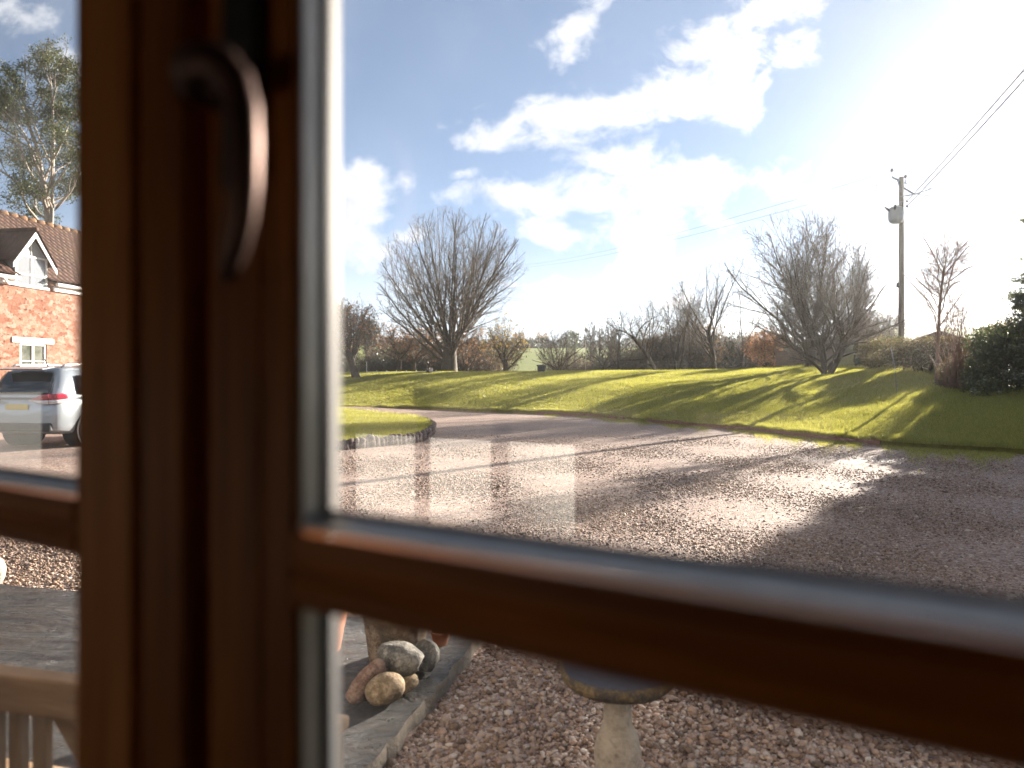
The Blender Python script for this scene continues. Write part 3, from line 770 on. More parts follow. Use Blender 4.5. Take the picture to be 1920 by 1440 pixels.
h = rng.uniform(.04, .10, len(p))*(1 + .8*(s > .95)); w = rng.uniform(.005, .012, len(p))
v, f = blades(p[:,0], p[:,1], isl_z(s, p[:,0], p[:,1]) - .005, h, w, rng)
tag(mesh_np('island_grass', v, [f], M['blade']), 'sunlit grass on the round island in the drive', 'grass', kind='stuff')
# edging stones along the side facing the house
M['edge_stone'] = rockmat('purplish_stone', (.10,.075,.07), (.19,.14,.125), (.28,.22,.19))
protos = []
import bmesh
from mathutils import noise as mn
def edge_stone_mesh(seed):
    bm = bmesh.new(); bmesh.ops.create_icosphere(bm, subdivisions=2, radius=1)
    for q in bm.verts:
        p = Vector([math.copysign(abs(a)**.6, a) for a in q.co]); f = 1 + .25*mn.noise(p*1.3 + Vector((seed*5.1, 0, 0)))
        q.co = Vector((p.x*.085, p.y*.07, p.z*.16))*f
    me = D.meshes.new('edging_stone'); bm.to_mesh(me); bm.free(); me.materials.append(M['edge_stone'])
    me.polygons.foreach_set('use_smooth', [True]*len(me.polygons)); return me
EM = [edge_stone_mesh(i) for i in range(5)]
seg = np.roll(isl, -1, 0) - isl; L = np.cumsum(np.hypot(seg[:,0], seg[:,1])); tot = L[-1]
i = 0; d_ = 0.0; rnd = random.Random(4)
while d_ < tot:
    k_ = int(np.searchsorted(L, d_)); a = isl[k_ % nI]; b = isl[(k_+1) % nI]
    l0 = L[k_] - np.hypot(*seg[k_]); t = (d_ - l0)/max(1e-6, np.hypot(*seg[k_])); q = a + (b - a)*t
    d_ += rnd.uniform(.13, .19)
    if q[0]/q[1] < px_r(606) or q[1] > 25.5: continue
    o = D.objects.new('edging_stone', EM[rnd.randrange(5)]); link(o)
    out_ = (q - ic)/np.linalg.norm(q - ic); q = q + out_*.05
    o.location = (q[0], q[1], .07 + float(drive_z(q[0], q[1])) + rnd.uniform(-.02, .03)); o.rotation_euler = (rnd.uniform(-.12, .12), rnd.uniform(-.15, .15), math.atan2(b[1]-a[1], b[0]-a[0]) + rnd.uniform(-.3, .3))
    s_ = rnd.uniform(.85, 1.25); o.scale = (s_*rnd.uniform(.7, 1.1), s_, s_)
    tag(o, 'rough upright stone set in the ring around the grass island', 'edging stone', 'stones ringing the grass island')

# scalloped terracotta edging tiles between the drive and the lawn
M['tile'] = simple('edging_terracotta', (.23,.12,.085), .8, 0, .35, 9, .4, .01)
def tile_mesh():
    n = 3; w = .30; pts = [(-w/2, -.05), (w/2, -.05)]
    top = []
    for k in range(n):
        for t in np.linspace(0, math.pi, 7):
            top.append((w/2 - (k + (1-math.cos(t))/2)*w/n, .135 + .045*math.sin(t)))
    mb = MB(); mb.prism(pts + top, 1, -.022, .022)
    me = D.meshes.new('edging_tile'); me.from_pydata(mb.v, [], mb.f); me.update(); me.materials.append(M['tile']); return me
TM = tile_mesh()
pxs = np.linspace(1010, 1640, 1500); rr_ = px_r(pxs); ex = rr_*Ye(rr_); ey = Ye(rr_)
ds = np.concatenate([[0], np.cumsum(np.hypot(np.diff(ex), np.diff(ey)))])
d_ = 0.05
while d_ < ds[-1]:
    x = np.interp(d_, ds, ex); y = np.interp(d_, ds, ey); x2 = np.interp(d_+.1, ds, ex); y2 = np.interp(d_+.1, ds, ey)
    pxx = x/y*F + 960; d_ += .305
    if 1172 < pxx < 1212 or rnd.random() < .05: continue
    o = D.objects.new('edging_tile', TM); link(o)
    o.location = (x, y - .04, rnd.uniform(-.035, .015) - (.03 if 1290 < pxx < 1390 else 0)); o.rotation_euler = (rnd.uniform(-.12, .12), rnd.uniform(-.05, .05), math.atan2(y2-y, x2-x))
    tag(o, 'scalloped terracotta edging tile between the gravel drive and the lawn', 'edging tile', 'terracotta tiles edging the lawn')

# ------------------------------------------------------------------ trees
def norm(a): return a/np.maximum(np.linalg.norm(a, axis=-1, keepdims=True), 1e-9)
def tubes(P, Rd, k):
    B, n, _ = P.shape
    T = np.gradient(P, axis=1); T = norm(T)
    ref = np.zeros_like(T); v = np.abs(T[..., 2:3]) < .9; ref = np.where(v, np.array([0,0,1.]), np.array([1.,0,0]))
    U = norm(np.cross(T, ref)); V = np.cross(T, U)
    a = np.arange(k)*2*np.pi/k
    rings = P[:, :, None] + Rd[:, :, None, None]*(np.cos(a)[None,None,:,None]*U[:, :, None] + np.sin(a)[None,None,:,None]*V[:, :, None])
    b, i, j = np.meshgrid(np.arange(B), np.arange(n-1), np.arange(k), indexing='ij')
    base = b*n*k; q = np.stack([base+i*k+j, base+i*k+(j+1) % k, base+(i+1)*k+(j+1) % k, base+(i+1)*k+j], -1).reshape(-1, 4)
    return rings.reshape(-1, 3), q
def env_dist(p, d, env):
    c = np.array(env[:3]); r = np.array(env[3:6]); q = (p - c)/r; e = d/r
    a = (e*e).sum(-1); b = (q*e).sum(-1); cc = (q*q).sum(-1) - 1
    disc = b*b - a*cc; t = (-b + np.sqrt(np.maximum(disc, 0)))/np.maximum(a, 1e-9)
    return np.where((disc < 0) | (t < 0), .0, t)
def gen_tree(seed, trunk, r0, r1, env, cfg, trunk_seg=7):
    rng = np.random.default_rng(seed)
    tp = np.array(trunk, float); s = np.linspace(0, len(tp)-1, trunk_seg)
    P = np.stack([np.interp(s, np.arange(len(tp)), tp[:, i]) for i in range(3)], 1)[None]
    Rd = np.linspace(r0, r1, trunk_seg)[None].copy(); Rd[0, 0] *= 1.35
    levels = [(P, Rd)]
    for c in cfg:
        B, n, _ = P.shape; m = c['n']
        t = c['t0'] + (c.get('t1', 1.0) - c['t0'])*(np.arange(m)[None] + rng.random((B, m)))/m
        x = t*(n-1); i0 = np.minimum(x.astype(int), n-2); fr_ = (x - i0)[..., None]; bi = np.arange(B)[:, None]
        pos = P[bi, i0]*(1-fr_) + P[bi, i0+1]*fr_; tan = norm(P[bi, i0+1] - P[bi, i0])
        rt = Rd[bi, i0]*(1-fr_[..., 0]) + Rd[bi, i0+1]*fr_[..., 0]
        plen = np.linalg.norm(np.diff(P, axis=1), axis=2).sum(1)[:, None]
        ref = np.where(np.abs(tan[..., 2:3]) < .95, np.array([0,0,1.]), np.array([1.,0,0]))
        U = norm(np.cross(tan, ref)); V = np.cross(tan, U)
        phi = np.arange(m)[None]*2.4 + rng.uniform(0, 6.28, (B, 1)) + rng.normal(0, .4, (B, m))
        an = np.radians(rng.normal(c['ang'][0], c['ang'][1], (B, m)))
        d = tan*np.cos(an)[..., None] + (U*np.cos(phi)[..., None] + V*np.sin(phi)[..., None])*np.sin(an)[..., None]
        d[..., 2] += c.get('up', 0); d = norm(d)
        if 'bias' in c: d = norm(d + np.array(c['bias']))
        Lw = c['len']*(plen if c.get('rel') else 1.0)*(1 - c.get('tl', .4)*t)*rng.uniform(.65, 1.15, (B, m))
        ed = env_dist(pos, d, env)
        L = np.minimum(Lw, ed*rng.uniform(.86, 1.06, (B, m))) if c.get('fill') is None else ed*rng.uniform(c['fill'][0], c['fill'][1], (B, m))
        k = (L > c['min']).ravel()
        pos = pos.reshape(-1, 3)[k]; d = d.reshape(-1, 3)[k]; L = L.ravel()[k]; rt = rt.ravel()[k]
        if len(L) == 0: break
        sg = c['seg']; pts = [pos]; p = pos
        for q in range(sg):
            d = norm(d + rng.normal(0, c.get('jit', .1), d.shape) + np.array([0,0,c.get('trop', .0)])/sg)
            p = p + d*(L/sg)[:, None]; pts.append(p)
        P = np.stack(pts, 1)
        rs = np.clip(rt*c['rr'], c['rmin'], c['rmax'])
        if c.get('rl'): rs = np.clip(np.minimum(rs, L*c['rl']), c['rmin'], c['rmax'])
        re = np.maximum(rs*c.get('te', .3), c['rmin']*.7)
        Rd = rs[:, None]*(1 - np.linspace(0, 1, sg+1)[None]) + re[:, None]*np.linspace(0, 1, sg+1)[None]
        levels.append((P, Rd))
    return levels
def leaf_quads(c, size, rng, aspect=.5, droop=0.0, flat=0.0):
    n = len(c); d = rng.normal(0, 1, (n, 3)); d[:, 2] = d[:, 2]*(1-flat) - droop; d = norm(d)
    u = norm(np.cross(d, rng.normal(0, 1, (n, 3)))); s = size*rng.uniform(.6, 1.35, n)
    a = d*(s/2)[:, None]; b = u*(s*aspect/2)[:, None]
    v = np.stack([c - a, c + b - a*.1, c + a, c - b - a*.1], 1).reshape(-1, 3)
    return v, np.arange(4*n).reshape(-1, 4)
def tip_points(levels, lv, per, spread, rng, tmin=.4):
    out = []
    for l in lv:
        if l >= len(levels): continue
        P, _ = levels[l]; B, n, _ = P.shape
        m = per if isinstance(per, int) else 1
        if isinstance(per, float):
            k = rng.random(B) < per; P = P[k]; B = len(P)
        t = rng.uniform(tmin, 1.05, (B, m)); x = np.clip(t*(n-1), 0, n-1.001); i0 = x.astype(int); f = (x-i0)[..., None]; bi = np.arange(B)[:, None]
        out.append((P[bi, i0]*(1-f) + P[bi, i0+1]*f + rng.normal(0, spread, (B, m, 3))).reshape(-1, 3))
    return np.concatenate(out)
def build_tree(root, levels, split, barkm, twigm, leaves=None, crown='crown'):
    V = []; Q = []; o = 0
    for li in range(split):
        if li >= len(levels): break
        P, Rd = levels[li]; v, q = tubes(P, Rd, 9 if li == 0 else 6); V.append(v); Q.append(q + o); o += len(v)
    mesh_np('trunk', np.concatenate(V), [np.concatenate(Q)], barkm, root, smooth=True)
    V = []; Q = []; o = 0
    for li in range(split, len(levels)):
        P, Rd = levels[li]; v, q = tubes(P, Rd, 3 if li > split else 4); V.append(v); Q.append(q + o); o += len(v)
    if V: mesh_np(crown, np.concatenate(V), [np.concatenate(Q)], twigm, root, smooth=True)
    if leaves:
        for nm, v, q, m in leaves: mesh_np(nm, v, [q], m, root)
def base_at(px, Y, dz=-.1): x = at_px(px, Y); return (x, Y, float(max(lawn_z(x, Y), -9)) + dz)
def px_env(bx, Y, b, cpx, cpy, rpx, rpy, depth=None):
    """crown ellipsoid, given in photo units, in metres relative to the base b"""
    cx = at_px(cpx, Y) - b[0]; cz = EYE - (cpy-HY)/F*Y - b[2]; rx = rpx/F*Y; rz = rpy/F*Y
    return (cx, 0, cz, rx, depth or rx, rz)

G_EDGE = 'bare trees along the far edge of the lawn'
# --- the big fan-shaped tree
Y = 51.5; b = base_at(842, Y); e = empty('bare_tree', b, 'large bare fan shaped tree with many upright limbs, tallest on the left of the lawn', 'tree', G_EDGE)
env = px_env(0, Y, b, 848, 530, 150, 142)
lv = gen_tree(7, [(0,0,-.2),(.02,0,1.0),(.06,0,2.3)], .66, .42, env, [
    dict(n=24, t0=.25, ang=(44,21), fill=(.9,1.02), len=9, up=.22, jit=.045, trop=.30, seg=10, rr=.26, rmin=.03, rmax=.125, min=1.5, te=.14),
    dict(n=13, t0=.12, ang=(27,9), fill=(.38,.98), len=.60, up=.10, jit=.07, trop=.15, seg=7, rr=.5, rmin=.012, rmax=.045, min=.4, te=.25),
    dict(n=8, t0=.15, ang=(32,11), rel=1, len=.50, tl=.45, up=.04, jit=.09, trop=.10, seg=4, rr=.6, rmin=.008, rmax=.018, min=.25),
    dict(n=4, t0=.15, ang=(36,14), rel=1, len=.55, tl=.4, up=.03, jit=.1, seg=2, rr=.7, rmin=.0065, rmax=.009, min=.15)])
build_tree(e, lv, 2, M['bark'], M['twig'])

def std_tree(seed, px, Y, name, label, group, trunk, r0, r1, crown, n=(9,11,8,5), ang=(42,36,38,40), up=.15, trop=.1, t0=.5, rlim=.16, barkm='bark', twigm='twig', leaves=None, py=None, tw=(.016,.010,.0085), jit=1.0, depth=None, bias=None, dz=-.1, cat='tree', minl=.6, split=2):
    b = base_at(px, Y, dz); e = empty(name, b, label, cat, group)
    env = px_env(0, Y, b, *crown, depth=depth)
    c = [dict(n=n[0], t0=t0, ang=(ang[0],15), fill=(.8,1.02), len=9, up=up, jit=.10*jit, trop=trop, seg=8, rr=.45, rmin=.022, rmax=rlim*.58, min=minl, te=.15),
         dict(n=n[1], t0=.14, ang=(ang[1]-4,12), fill=(.30,.92), len=.66, up=.08, jit=.11*jit, trop=trop*.8, seg=6, rr=.5, rmin=tw[0]*.75, rmax=rlim*.22, min=.35, te=.25),
         dict(n=n[2], t0=.14, ang=(ang[2],13), rel=1, len=.55, tl=.45, up=.05, jit=.12*jit, trop=trop*.6, seg=4, rr=.6, rmin=tw[1]*.75, rmax=.018, min=.2),
         dict(n=n[3], t0=.15, ang=(ang[3],14), rel=1, len=.62, tl=.4, up=.05, jit=.12*jit, seg=2, rr=.7, rmin=tw[2]*.75, rmax=.009, min=.12)]
    if bias: c[0]['bias'] = bias
    lv = gen_tree(seed, trunk, r0, r1, env, c)
    lf = None
    if leaves:
        rg = np.random.default_rng(seed + 100); m_, lvls, per, spread, size, asp = leaves
        pts = tip_points(lv, lvls, per, spread, rg); v, q = leaf_quads(pts, size, rg, asp); lf = [('leaves', v, q, M[m_])]
    build_tree(e, lv, split, M[barkm], M[twigm], lf)
    return e
# --- orchard trees on the left with the last orange leaves
GO = 'orchard trees at the left end of the lawn'
std_tree(31, 668, 47, 'apple_tree', 'leaning apple tree with forked trunk and sparse orange leaves, nearest the window frame', GO, [(0,0,0),(-.28,0,1.0),(-.55,0,1.9)], .26, .20, (655,622,74,74), n=(10,10,8,5), ang=(62,40,42,42), up=.2, leaves=('leaf_orange',[3,4],.32,.12,.15,.6), rlim=.15, jit=1.5)
std_tree(32, 748, 53, 'apple_tree', 'small apple tree with orange leaves and upright trunk, second from the window frame', GO, [(0,0,0),(.05,0,1.0),(.0,0,1.7)], .17, .13, (742,640,52,44), n=(9,9,7,5), ang=(60,42,42,42), leaves=('leaf_orange',[3,4],.5,.12,.15,.6), rlim=.10, jit=1.5)
std_tree(33, 774, 55, 'apple_tree', 'apple tree with a vee shaped trunk under brownish leaves', GO, [(0,0,0),(.05,0,.8),(.1,0,1.5)], .18, .14, (786,640,56,52), n=(9,9,7,5), ang=(55,42,42,42), leaves=('leaf_orange',[3,4],.35,.12,.15,.6), rlim=.11, jit=1.5)
std_tree(34, 803, 60, 'apple_tree', 'thin apple tree with dull leaves just left of the great tree trunk', GO, [(0,0,0),(.0,0,1.0),(.15,0,1.9)], .14, .11, (812,635,45,60), n=(8,9,7,5), ang=(50,42,42,42), leaves=('leaf_dry',[3,4],.35,.12,.15,.6), rlim=.09, jit=1.5)
std_tree(35, 948, 52, 'apple_tree', 'apple tree with twisted low limbs and yellow leaves on top, right of the great tree', GO, [(0,0,0),(.05,0,.4),(.0,0,.9)], .24, .2, (944,640,62,52), n=(11,10,7,5), ang=(58,42,42,42), leaves=('leaf_yellow',[3,4],.30,.12,.17,.6), rlim=.13, jit=1.7, trop=.25, t0=.3)
std_tree(36, 872, 58, 'apple_tree', 'slender orange leaved apple tree directly right of the great trunk', GO, [(0,0,0),(.1,0,.7),(.25,0,1.4)], .12, .1, (890,650,42,42), n=(8,9,7,4), ang=(50,42,42,42), leaves=('leaf_orange',[3,4],.4,.12,.15,.6), rlim=.08, jit=1.5)
# --- trees along the crest
std_tree(41, 1050, 54, 'shrub', 'dense rounded bare shrub beside the black tub', 'bare shrubs on the far lawn edge', [(0,0,-.1),(0,0,.2),(.0,0,.5)], .2, .15, (1050,652,48,44), n=(13,9,7,5), ang=(45,38,40,42), t0=.1, rlim=.08, jit=1.3, cat='shrub', minl=.3)
std_tree(42, 1133, 53, 'shrub', 'crooked bare shrub with several stems in the middle of the lawn edge', 'bare shrubs on the far lawn edge', [(0,0,-.1),(-.05,0,.4),(-.1,0,.8)], .14, .11, (1126,655,42,36), n=(9,9,7,4), ang=(45,40,40,42), t0=.2, rlim=.08, jit=1.5, cat='shrub', minl=.3)
std_tree(43, 1160, 60, 'bare_tree', 'ivy clad upright tree between the crooked shrub and the leaning tree', G_EDGE, [(0,0,-.2),(.0,0,1.5),(.05,0,3.2)], .2, .14, (1160,625,36,62), n=(9,7,5,4), ang=(40,36,38,40), t0=.25, rlim=.09, leaves=('ivy',[0,1],16,.16,.16,.8))
std_tree(44, 1238, 55, 'bare_tree', 'bare tree leaning hard to the left over the lawn edge', G_EDGE, [(0,0,-.2),(-.9,0,1.7),(-2.1,0,3.3)], .17, .12, (1192,622,66,66), n=(11,8,6,4), ang=(52,38,40,42), t0=.35, rlim=.10, jit=1.5)
std_tree(45, 1268, 60, 'bare_tree', 'broad bare tree standing behind the leaning tree', G_EDGE, [(0,0,-.2),(.0,0,1.2),(.1,0,2.4)], .2, .16, (1270,598,54,80), n=(10,8,6,4), ang=(36,36,38,40), t0=.3, rlim=.11)
std_tree(46, 1340, 50, 'bare_tree', 'bare tree with a slim trunk tilted left in front of the brown thicket', G_EDGE, [(0,0,-.2),(-.15,0,1.4),(-.5,0,3.0)], .19, .14, (1325,588,78,106), n=(13,8,5,4), ang=(38,36,38,40), t0=.3, rlim=.11)
std_tree(47, 1392, 58, 'bare_tree', 'thin bare tree left of the orange bush', G_EDGE, [(0,0,-.2),(.0,0,1.4),(.05,0,3.0)], .14, .1, (1395,600,44,92), n=(9,7,5,3), ang=(36,36,38,40), t0=.25, rlim=.08)
std_tree(48, 1520, 43.5, 'bare_tree', 'tall bare tree with stout trunk and limbs sweeping left, behind the low forked tree', G_EDGE, [(0,0,-.2),(-.02,0,1.2),(.0,0,2.4)], .36, .28, (1494,545,150,160), n=(25,13,7,4), ang=(46,34,36,40), t0=.30, rlim=.18, up=.20, trop=.2, depth=3.6, tw=(.022,.014,.011))
std_tree(50, 1606, 41, 'bare_tree', 'narrow bare tree rising between the low forked tree and the pole', G_EDGE, [(0,0,-.2),(.0,0,1.5),(.1,0,3.0)], .15, .11, (1600,525,44,112), n=(10,11,7,4), ang=(28,34,38,40), t0=.25, rlim=.08)
std_tree(53, 1292, 64, 'bare_tree', 'tall thin bare tree between the broad tree and the slim tilted one', G_EDGE, [(0,0,-.2),(.0,0,1.8),(.1,0,3.6)], .16, .12, (1292,590,46,78), n=(12,9,6,4), ang=(36,34,38,40), t0=.3, rlim=.10)
std_tree(54, 1215, 66, 'bare_tree', 'bare tree showing over the crown of the leaning tree', G_EDGE, [(0,0,-.2),(.0,0,1.6),(-.1,0,3.2)], .15, .11, (1218,606,48,66), n=(11,9,6,4), ang=(38,34,38,40), t0=.3, rlim=.09)
# --- low forked tree on the lawn, several stems from the ground
def solve_Y(px, py, lo=15, hi=60):
    r = px_r(px); ys = np.linspace(lo, hi, 800); pj = HY - (lawn_z(r*ys, ys) - EYE)/ys*F
    k = np.where(pj <= py)[0]; return float(ys[k[0]]) if len(k) else hi
Yf = max(solve_Y(1548, 703), 28); b = base_at(1548, Yf, -.06)
e = empty('bare_tree', b, 'low forked tree with stems splaying from the sunlit lawn and long shadows', 'tree', G_EDGE)
env = px_env(0, Yf, b, 1560, 600, 140, 98, depth=2.6)
k_ = Yf/F
allv = None
stems = [[(-.05,0,-.1),(-.1,0,.5),(-.2,0,1.0),(-.35,.1,1.8)], [(.12,0,-.1),(.5,.0,.6),(1.05,.1,1.6),(1.35,.1,2.3)], [(-.1,0,.2),(-.7,-.1,.7),(-1.5,-.1,1.3),(-2.2,-.1,1.9)], [(0,0,.3),(.1,.2,.9),(.0,.3,1.6),(.2,.3,2.4)], [(.1,0,.3),(.35,-.2,.9),(.6,-.3,1.6),(.75,-.3,2.3)]]
lvs = []
for si, st in enumerate(stems):
    lvs.append(gen_tree(60+si, st, .15 if si < 2 else .09, .085 if si < 2 else .06, env, [
        dict(n=9, t0=.30, ang=(48,16), fill=(.7,1.02), len=9, up=.08, jit=.17, trop=.14, seg=7, rr=.6, rmin=.02, rmax=.06, min=.5, te=.15),
        dict(n=10, t0=.12, ang=(38,14), fill=(.2,.8), len=.66, up=.08, jit=.15, trop=.1, seg=6, rr=.5, rmin=.008, rmax=.022, min=.3, te=.3),
        dict(n=5, t0=.14, ang=(34,13), rel=1, len=.62, tl=.5, up=.05, jit=.1, seg=3, rr=.6, rmin=.006, rmax=.010, min=.2),
        dict(n=4, t0=.15, ang=(36,14), rel=1, len=.62, tl=.4, up=.05, jit=.1, seg=2, rr=.7, rmin=.005, rmax=.007, min=.12)]))
merged = []
for l in range(5):
    P_ = np.concatenate([x[l][0] for x in lvs if l < len(x)]); R_ = np.concatenate([x[l][1] for x in lvs if l < len(x)]); merged.append((P_, R_))
build_tree(e, merged, 2, M['bark'], M['twig'])
# --- right-hand side
std_tree(51, 1757, 25.5, 'bare_tree', 'slender pale bare tree with reddish twigs right of the utility pole', G_EDGE, [(0,0,-.1),(.02,0,1.6),(.12,0,3.2),(.25,0,4.3)], .075, .035, (1780,545,86,126), n=(20,11,7,4), ang=(50,40,42,42), t0=.35, rlim=.04, barkm='bark_pink', twigm='twig_red', tw=(.009,.006,.005), jit=1.3, depth=1.2)

# --- leafy bushes: stems, with leaves spread in lobes through the volume
def lobed(rng, n, lobes, shell=.55):
    """points in a union of ellipsoid lobes, thicker towards the outside"""
    L = np.array(lobes); w = np.prod(L[:, 3:6], axis=1); k = rng.choice(len(L), n, p=w/w.sum())
    d = norm(rng.normal(0, 1, (n, 3))); rad = (shell + (1-shell)*rng.random(n))*rng.normal(1, .06, n)
    return L[k, :3] + d*rad[:, None]*L[k, 3:6]
def bush(seed, name, label, cat, group, px, Y, crown, nl, size, leafm, asp=.6, stems=9, dz=-.1, depth=None, lob=16, twigm='twig', flat=0, stem_leaf=None, shell=.5):
    rng = np.random.default_rng(seed); b = base_at(px, Y, dz); e = empty(name, b, label, cat, group)
    ev = px_env(0, Y, b, *crown, depth=depth)
    lobes = []
    for i in range(lob):
        d = norm(rng.normal(0, 1, 3)); d[2] = rng.uniform(-.95, .95)
        s = rng.uniform(.28, .5)
        lobes.append((ev[0] + d[0]*ev[3]*(1-s*.75), ev[1] + d[1]*ev[4]*(1-s*.75), max(ev[2] + d[2]*ev[5]*(1-s*.75), .15), ev[3]*s, ev[4]*s, ev[5]*s))
    pts = lobed(rng, nl, lobes, shell); pts = pts[pts[:, 2] > .03]
    v, q = leaf_quads(pts, size, rng, asp, flat=flat)
    st = []
    for i in range(stems):
        l = lobes[rng.integers(len(lobes))]; x0 = rng.uniform(-.4, .4)*ev[3]; y0_ = rng.uniform(-.3, .3)*ev[4]
        st.append([(ev[0]+x0, ev[1]+y0_, 0), (ev[0]+x0*.8+l[0]*.2, y0_, l[2]*.5), (l[0], l[1], l[2]*1.05)])
    P_ = np.array(st, float); lv = [(P_, np.tile(np.array([.035, .025, .01]), (len(P_), 1)))]
    vv_, qq = tubes(*lv[0], 5)
    mesh_np('stems', vv_, [qq], M['bark'], e, smooth=True)
    mesh_np('foliage', v, [q], M[leafm], e)
    return e
GB = 'bushes on the bank at the right of the lawn'
std_tree(52, 1437, 51, 'orange_bush', 'rounded bush still full of orange brown leaves by the timber fence', None, [(0,0,-.2),(0,0,.3),(.0,0,.9)], .12, .09, (1437,652,42,44), n=(11,9,7,5), ang=(40,38,40,42), t0=.1, rlim=.06, leaves=('leaf_orange',[2,3,4],2,.12,.13,.6), cat='bush', minl=.3)
bush(71, 'laurel_bush', 'dark glossy laurel bush at the right end of the shaded lawn', 'bush', GB, 1895, 22.0, (1905,684,92,74), 24000, .085, 'leaf_laurel', lob=34, depth=1.3)
bush(72, 'laurel_bush', 'sunlit yellowish laurel bush rising behind the dark laurel', 'bush', GB, 1905, 24.5, (1915,645,62,50), 9000, .10, 'leaf_bramble', lob=18, depth=1.2, dz=.6)
bush(73, 'bramble_bush', 'sunlit bramble mound spilling over the bank below the utility pole', 'bush', GB, 1735, 29.5, (1735,664,104,36), 24000, .075, 'leaf_bramble', lob=40, depth=1.4, flat=.3)
bush(74, 'bramble_bush', 'brown bramble thicket left of the pole behind the low forked tree', 'bush', GB, 1655, 34.5, (1655,662,44,30), 9000, .09, 'leaf_bramble', lob=18, depth=1.2)
bush(75, 'holly_bush', 'small blue green holly bush at the foot of the pole', 'bush', GB, 1668, 32.8, (1672,650,22,26), 2600, .085, 'leaf_laurel', lob=9, depth=.5)
bush(76, 'bramble_bush', 'low shaded bramble between the slender tree and the laurel', 'bush', GB, 1812, 24.4, (1808,706,52,44), 11000, .065, 'leaf_bramble', lob=24, depth=.8)
bush(77, 'ivy_stump', 'ivy covered stump beside the low forked tree', 'stump', None, 1612, 37.5, (1611,668,11,26), 1500, .08, 'ivy', lob=8, depth=.3, stems=4)
# upright thin stems in front of the laurel
rng = np.random.default_rng(80); Y = 23.8; b = base_at(1795, Y, -.1); e = empty('hazel_shrub', b, 'clump of thin upright leafless stems between the slender tree and the laurel', 'shrub', GB)
st = []; rd = []
for i in range(60):
    x0 = rng.normal(0, .25); top = rng.uniform(1.6, 3.3); sx = rng.normal(0, .55); sy = rng.normal(0, .4)
    st.append([(x0, rng.normal(0,.15), 0), (x0+sx*.35, sy*.3, top*.4), (x0+sx*.7, sy*.6, top*.75), (x0+sx, sy, top)]); rd.append([.016,.012,.009,.005])
v, q = tubes(np.array(st), np.array(rd), 4); mesh_np('stems', v, [q], M['twig_red'], e, smooth=True)
lvv = gen_tree(81, [(0,0,0),(0,0,.1)], .01, .01, (0,0,1.6,1.2,.9,1.7), [dict(n=2, t0=.1, ang=(20,8), len=1, min=.1, seg=2, rr=.9, rmin=.004, rmax=.01)])
P_ = np.array(st); rg = np.random.default_rng(82); tw = []
for s_ in P_:
    for j_ in range(7):
        t = rg.uniform(.35, 1)*3; i0 = min(int(t), 2); p0 = s_[i0] + (s_[i0+1]-s_[i0])*(t-i0); d = norm(rg.normal(0, .5, 3) + np.array([0,0,.9])); tw.append([p0, p0 + d*rg.uniform(.2, .6)])
v, q = tubes(np.array(tw), np.tile(np.array([.006,.004]), (len(tw),1)), 3); mesh_np('twigs', v, [q], M['twig_red'], e)

# --- conifers at the right edge: limbs with sprays of needles
def conifer(seed, label, x, y, z, h, r, nl=16000, z0=.08, lsize=.17, prof=1.5, group='conifers at the right edge of the garden'):
    rng = np.random.default_rng(seed); e = empty('conifer', (x, y, z), label, 'tree', group)
    m = 110; t = z0 + (1-z0)*(np.arange(m)+rng.random(m))/m; a = np.arange(m)*2.4 + rng.normal(0, .3, m)
    Lb = r*(1 - t**prof)*rng.uniform(.6, 1.1, m) + .25
    d = np.stack([np.cos(a), np.sin(a), rng.uniform(-.05, .45, m)], 1)
    p0 = np.stack([np.zeros(m), np.zeros(m), t*h], 1)
    P_ = np.stack([p0, p0 + d*Lb[:,None]*.5, p0 + d*Lb[:,None]*.85 + np.array([0,0,.05]), p0 + d*Lb[:,None] + np.array([0,0,.18])*Lb[:,None]], 1)
    Rb = np.stack([Lb*.022+.01, Lb*.016+.008, Lb*.008+.005, np.full(m,.004)], 1)
    tv, tq = tubes(np.array([[(0,0,-.2),(.03,0,h*.3),(-.03,.02,h*.65),(0,0,h)]]), np.array([[.2,.15,.09,.02]]), 8); bv, bq = tubes(P_, Rb, 4)
    mesh_np('trunk', np.concatenate([tv, bv]), [np.concatenate([tq, bq + len(tv)])], M['bark'], e, smooth=True)
    # side twigs, then needles on them
    K = 14; tt = rng.uniform(.25, 1, (m, K)); base = p0[:,None] + d[:,None]*(Lb[:,None]*tt)[...,None]
    sd = norm(rng.normal(0, 1, (m, K, 3))*np.array([1,1,.5]) + d[:,None]*.9); sl_ = rng.uniform(.18, .55, (m, K))*(1.2-tt*.5)
    per = max(3, nl//(m*K)); u = rng.random((m, K, per))
    c = base[:,:,None] + sd[:,:,None]*(sl_[...,None]*u)[...,None] + rng.normal(0, .045, (m,K,per,3))
    v, q = leaf_quads(c.reshape(-1,3), lsize, rng, .28); mesh_np('needles', v, [q], M['needle'], e)
def gz1(x, y): return float(lawn_z(x, y))
conifer(90, 'tall evergreen conifer behind the smaller one at the right edge', 19.5, 23.4, gz1(19.5,23.4)-.1, 8.3, 2.2, 52000, .06, .2, 4.0)
conifer(94, 'smaller pale green conifer with ragged limbs poking in at the right edge', 16.0, 20.8, gz1(16.0,20.8)-.1, 4.9, 1.9, 22000, .08, .13, 1.6)
conifer(91, 'tall dense conifer beyond the right edge, shading the gravel', 20.6, 22.4, gz1(20.6,22.4)-.1, 8.3, 2.7, 64000, .05, .24, 4.0)
conifer(92, 'tall conifer further right along the hedge, shading the near gravel', 22.8, 19.2, gz1(22.8,19.2)-.1, 8.5, 3.0, 64000, .05, .24, 4.0)
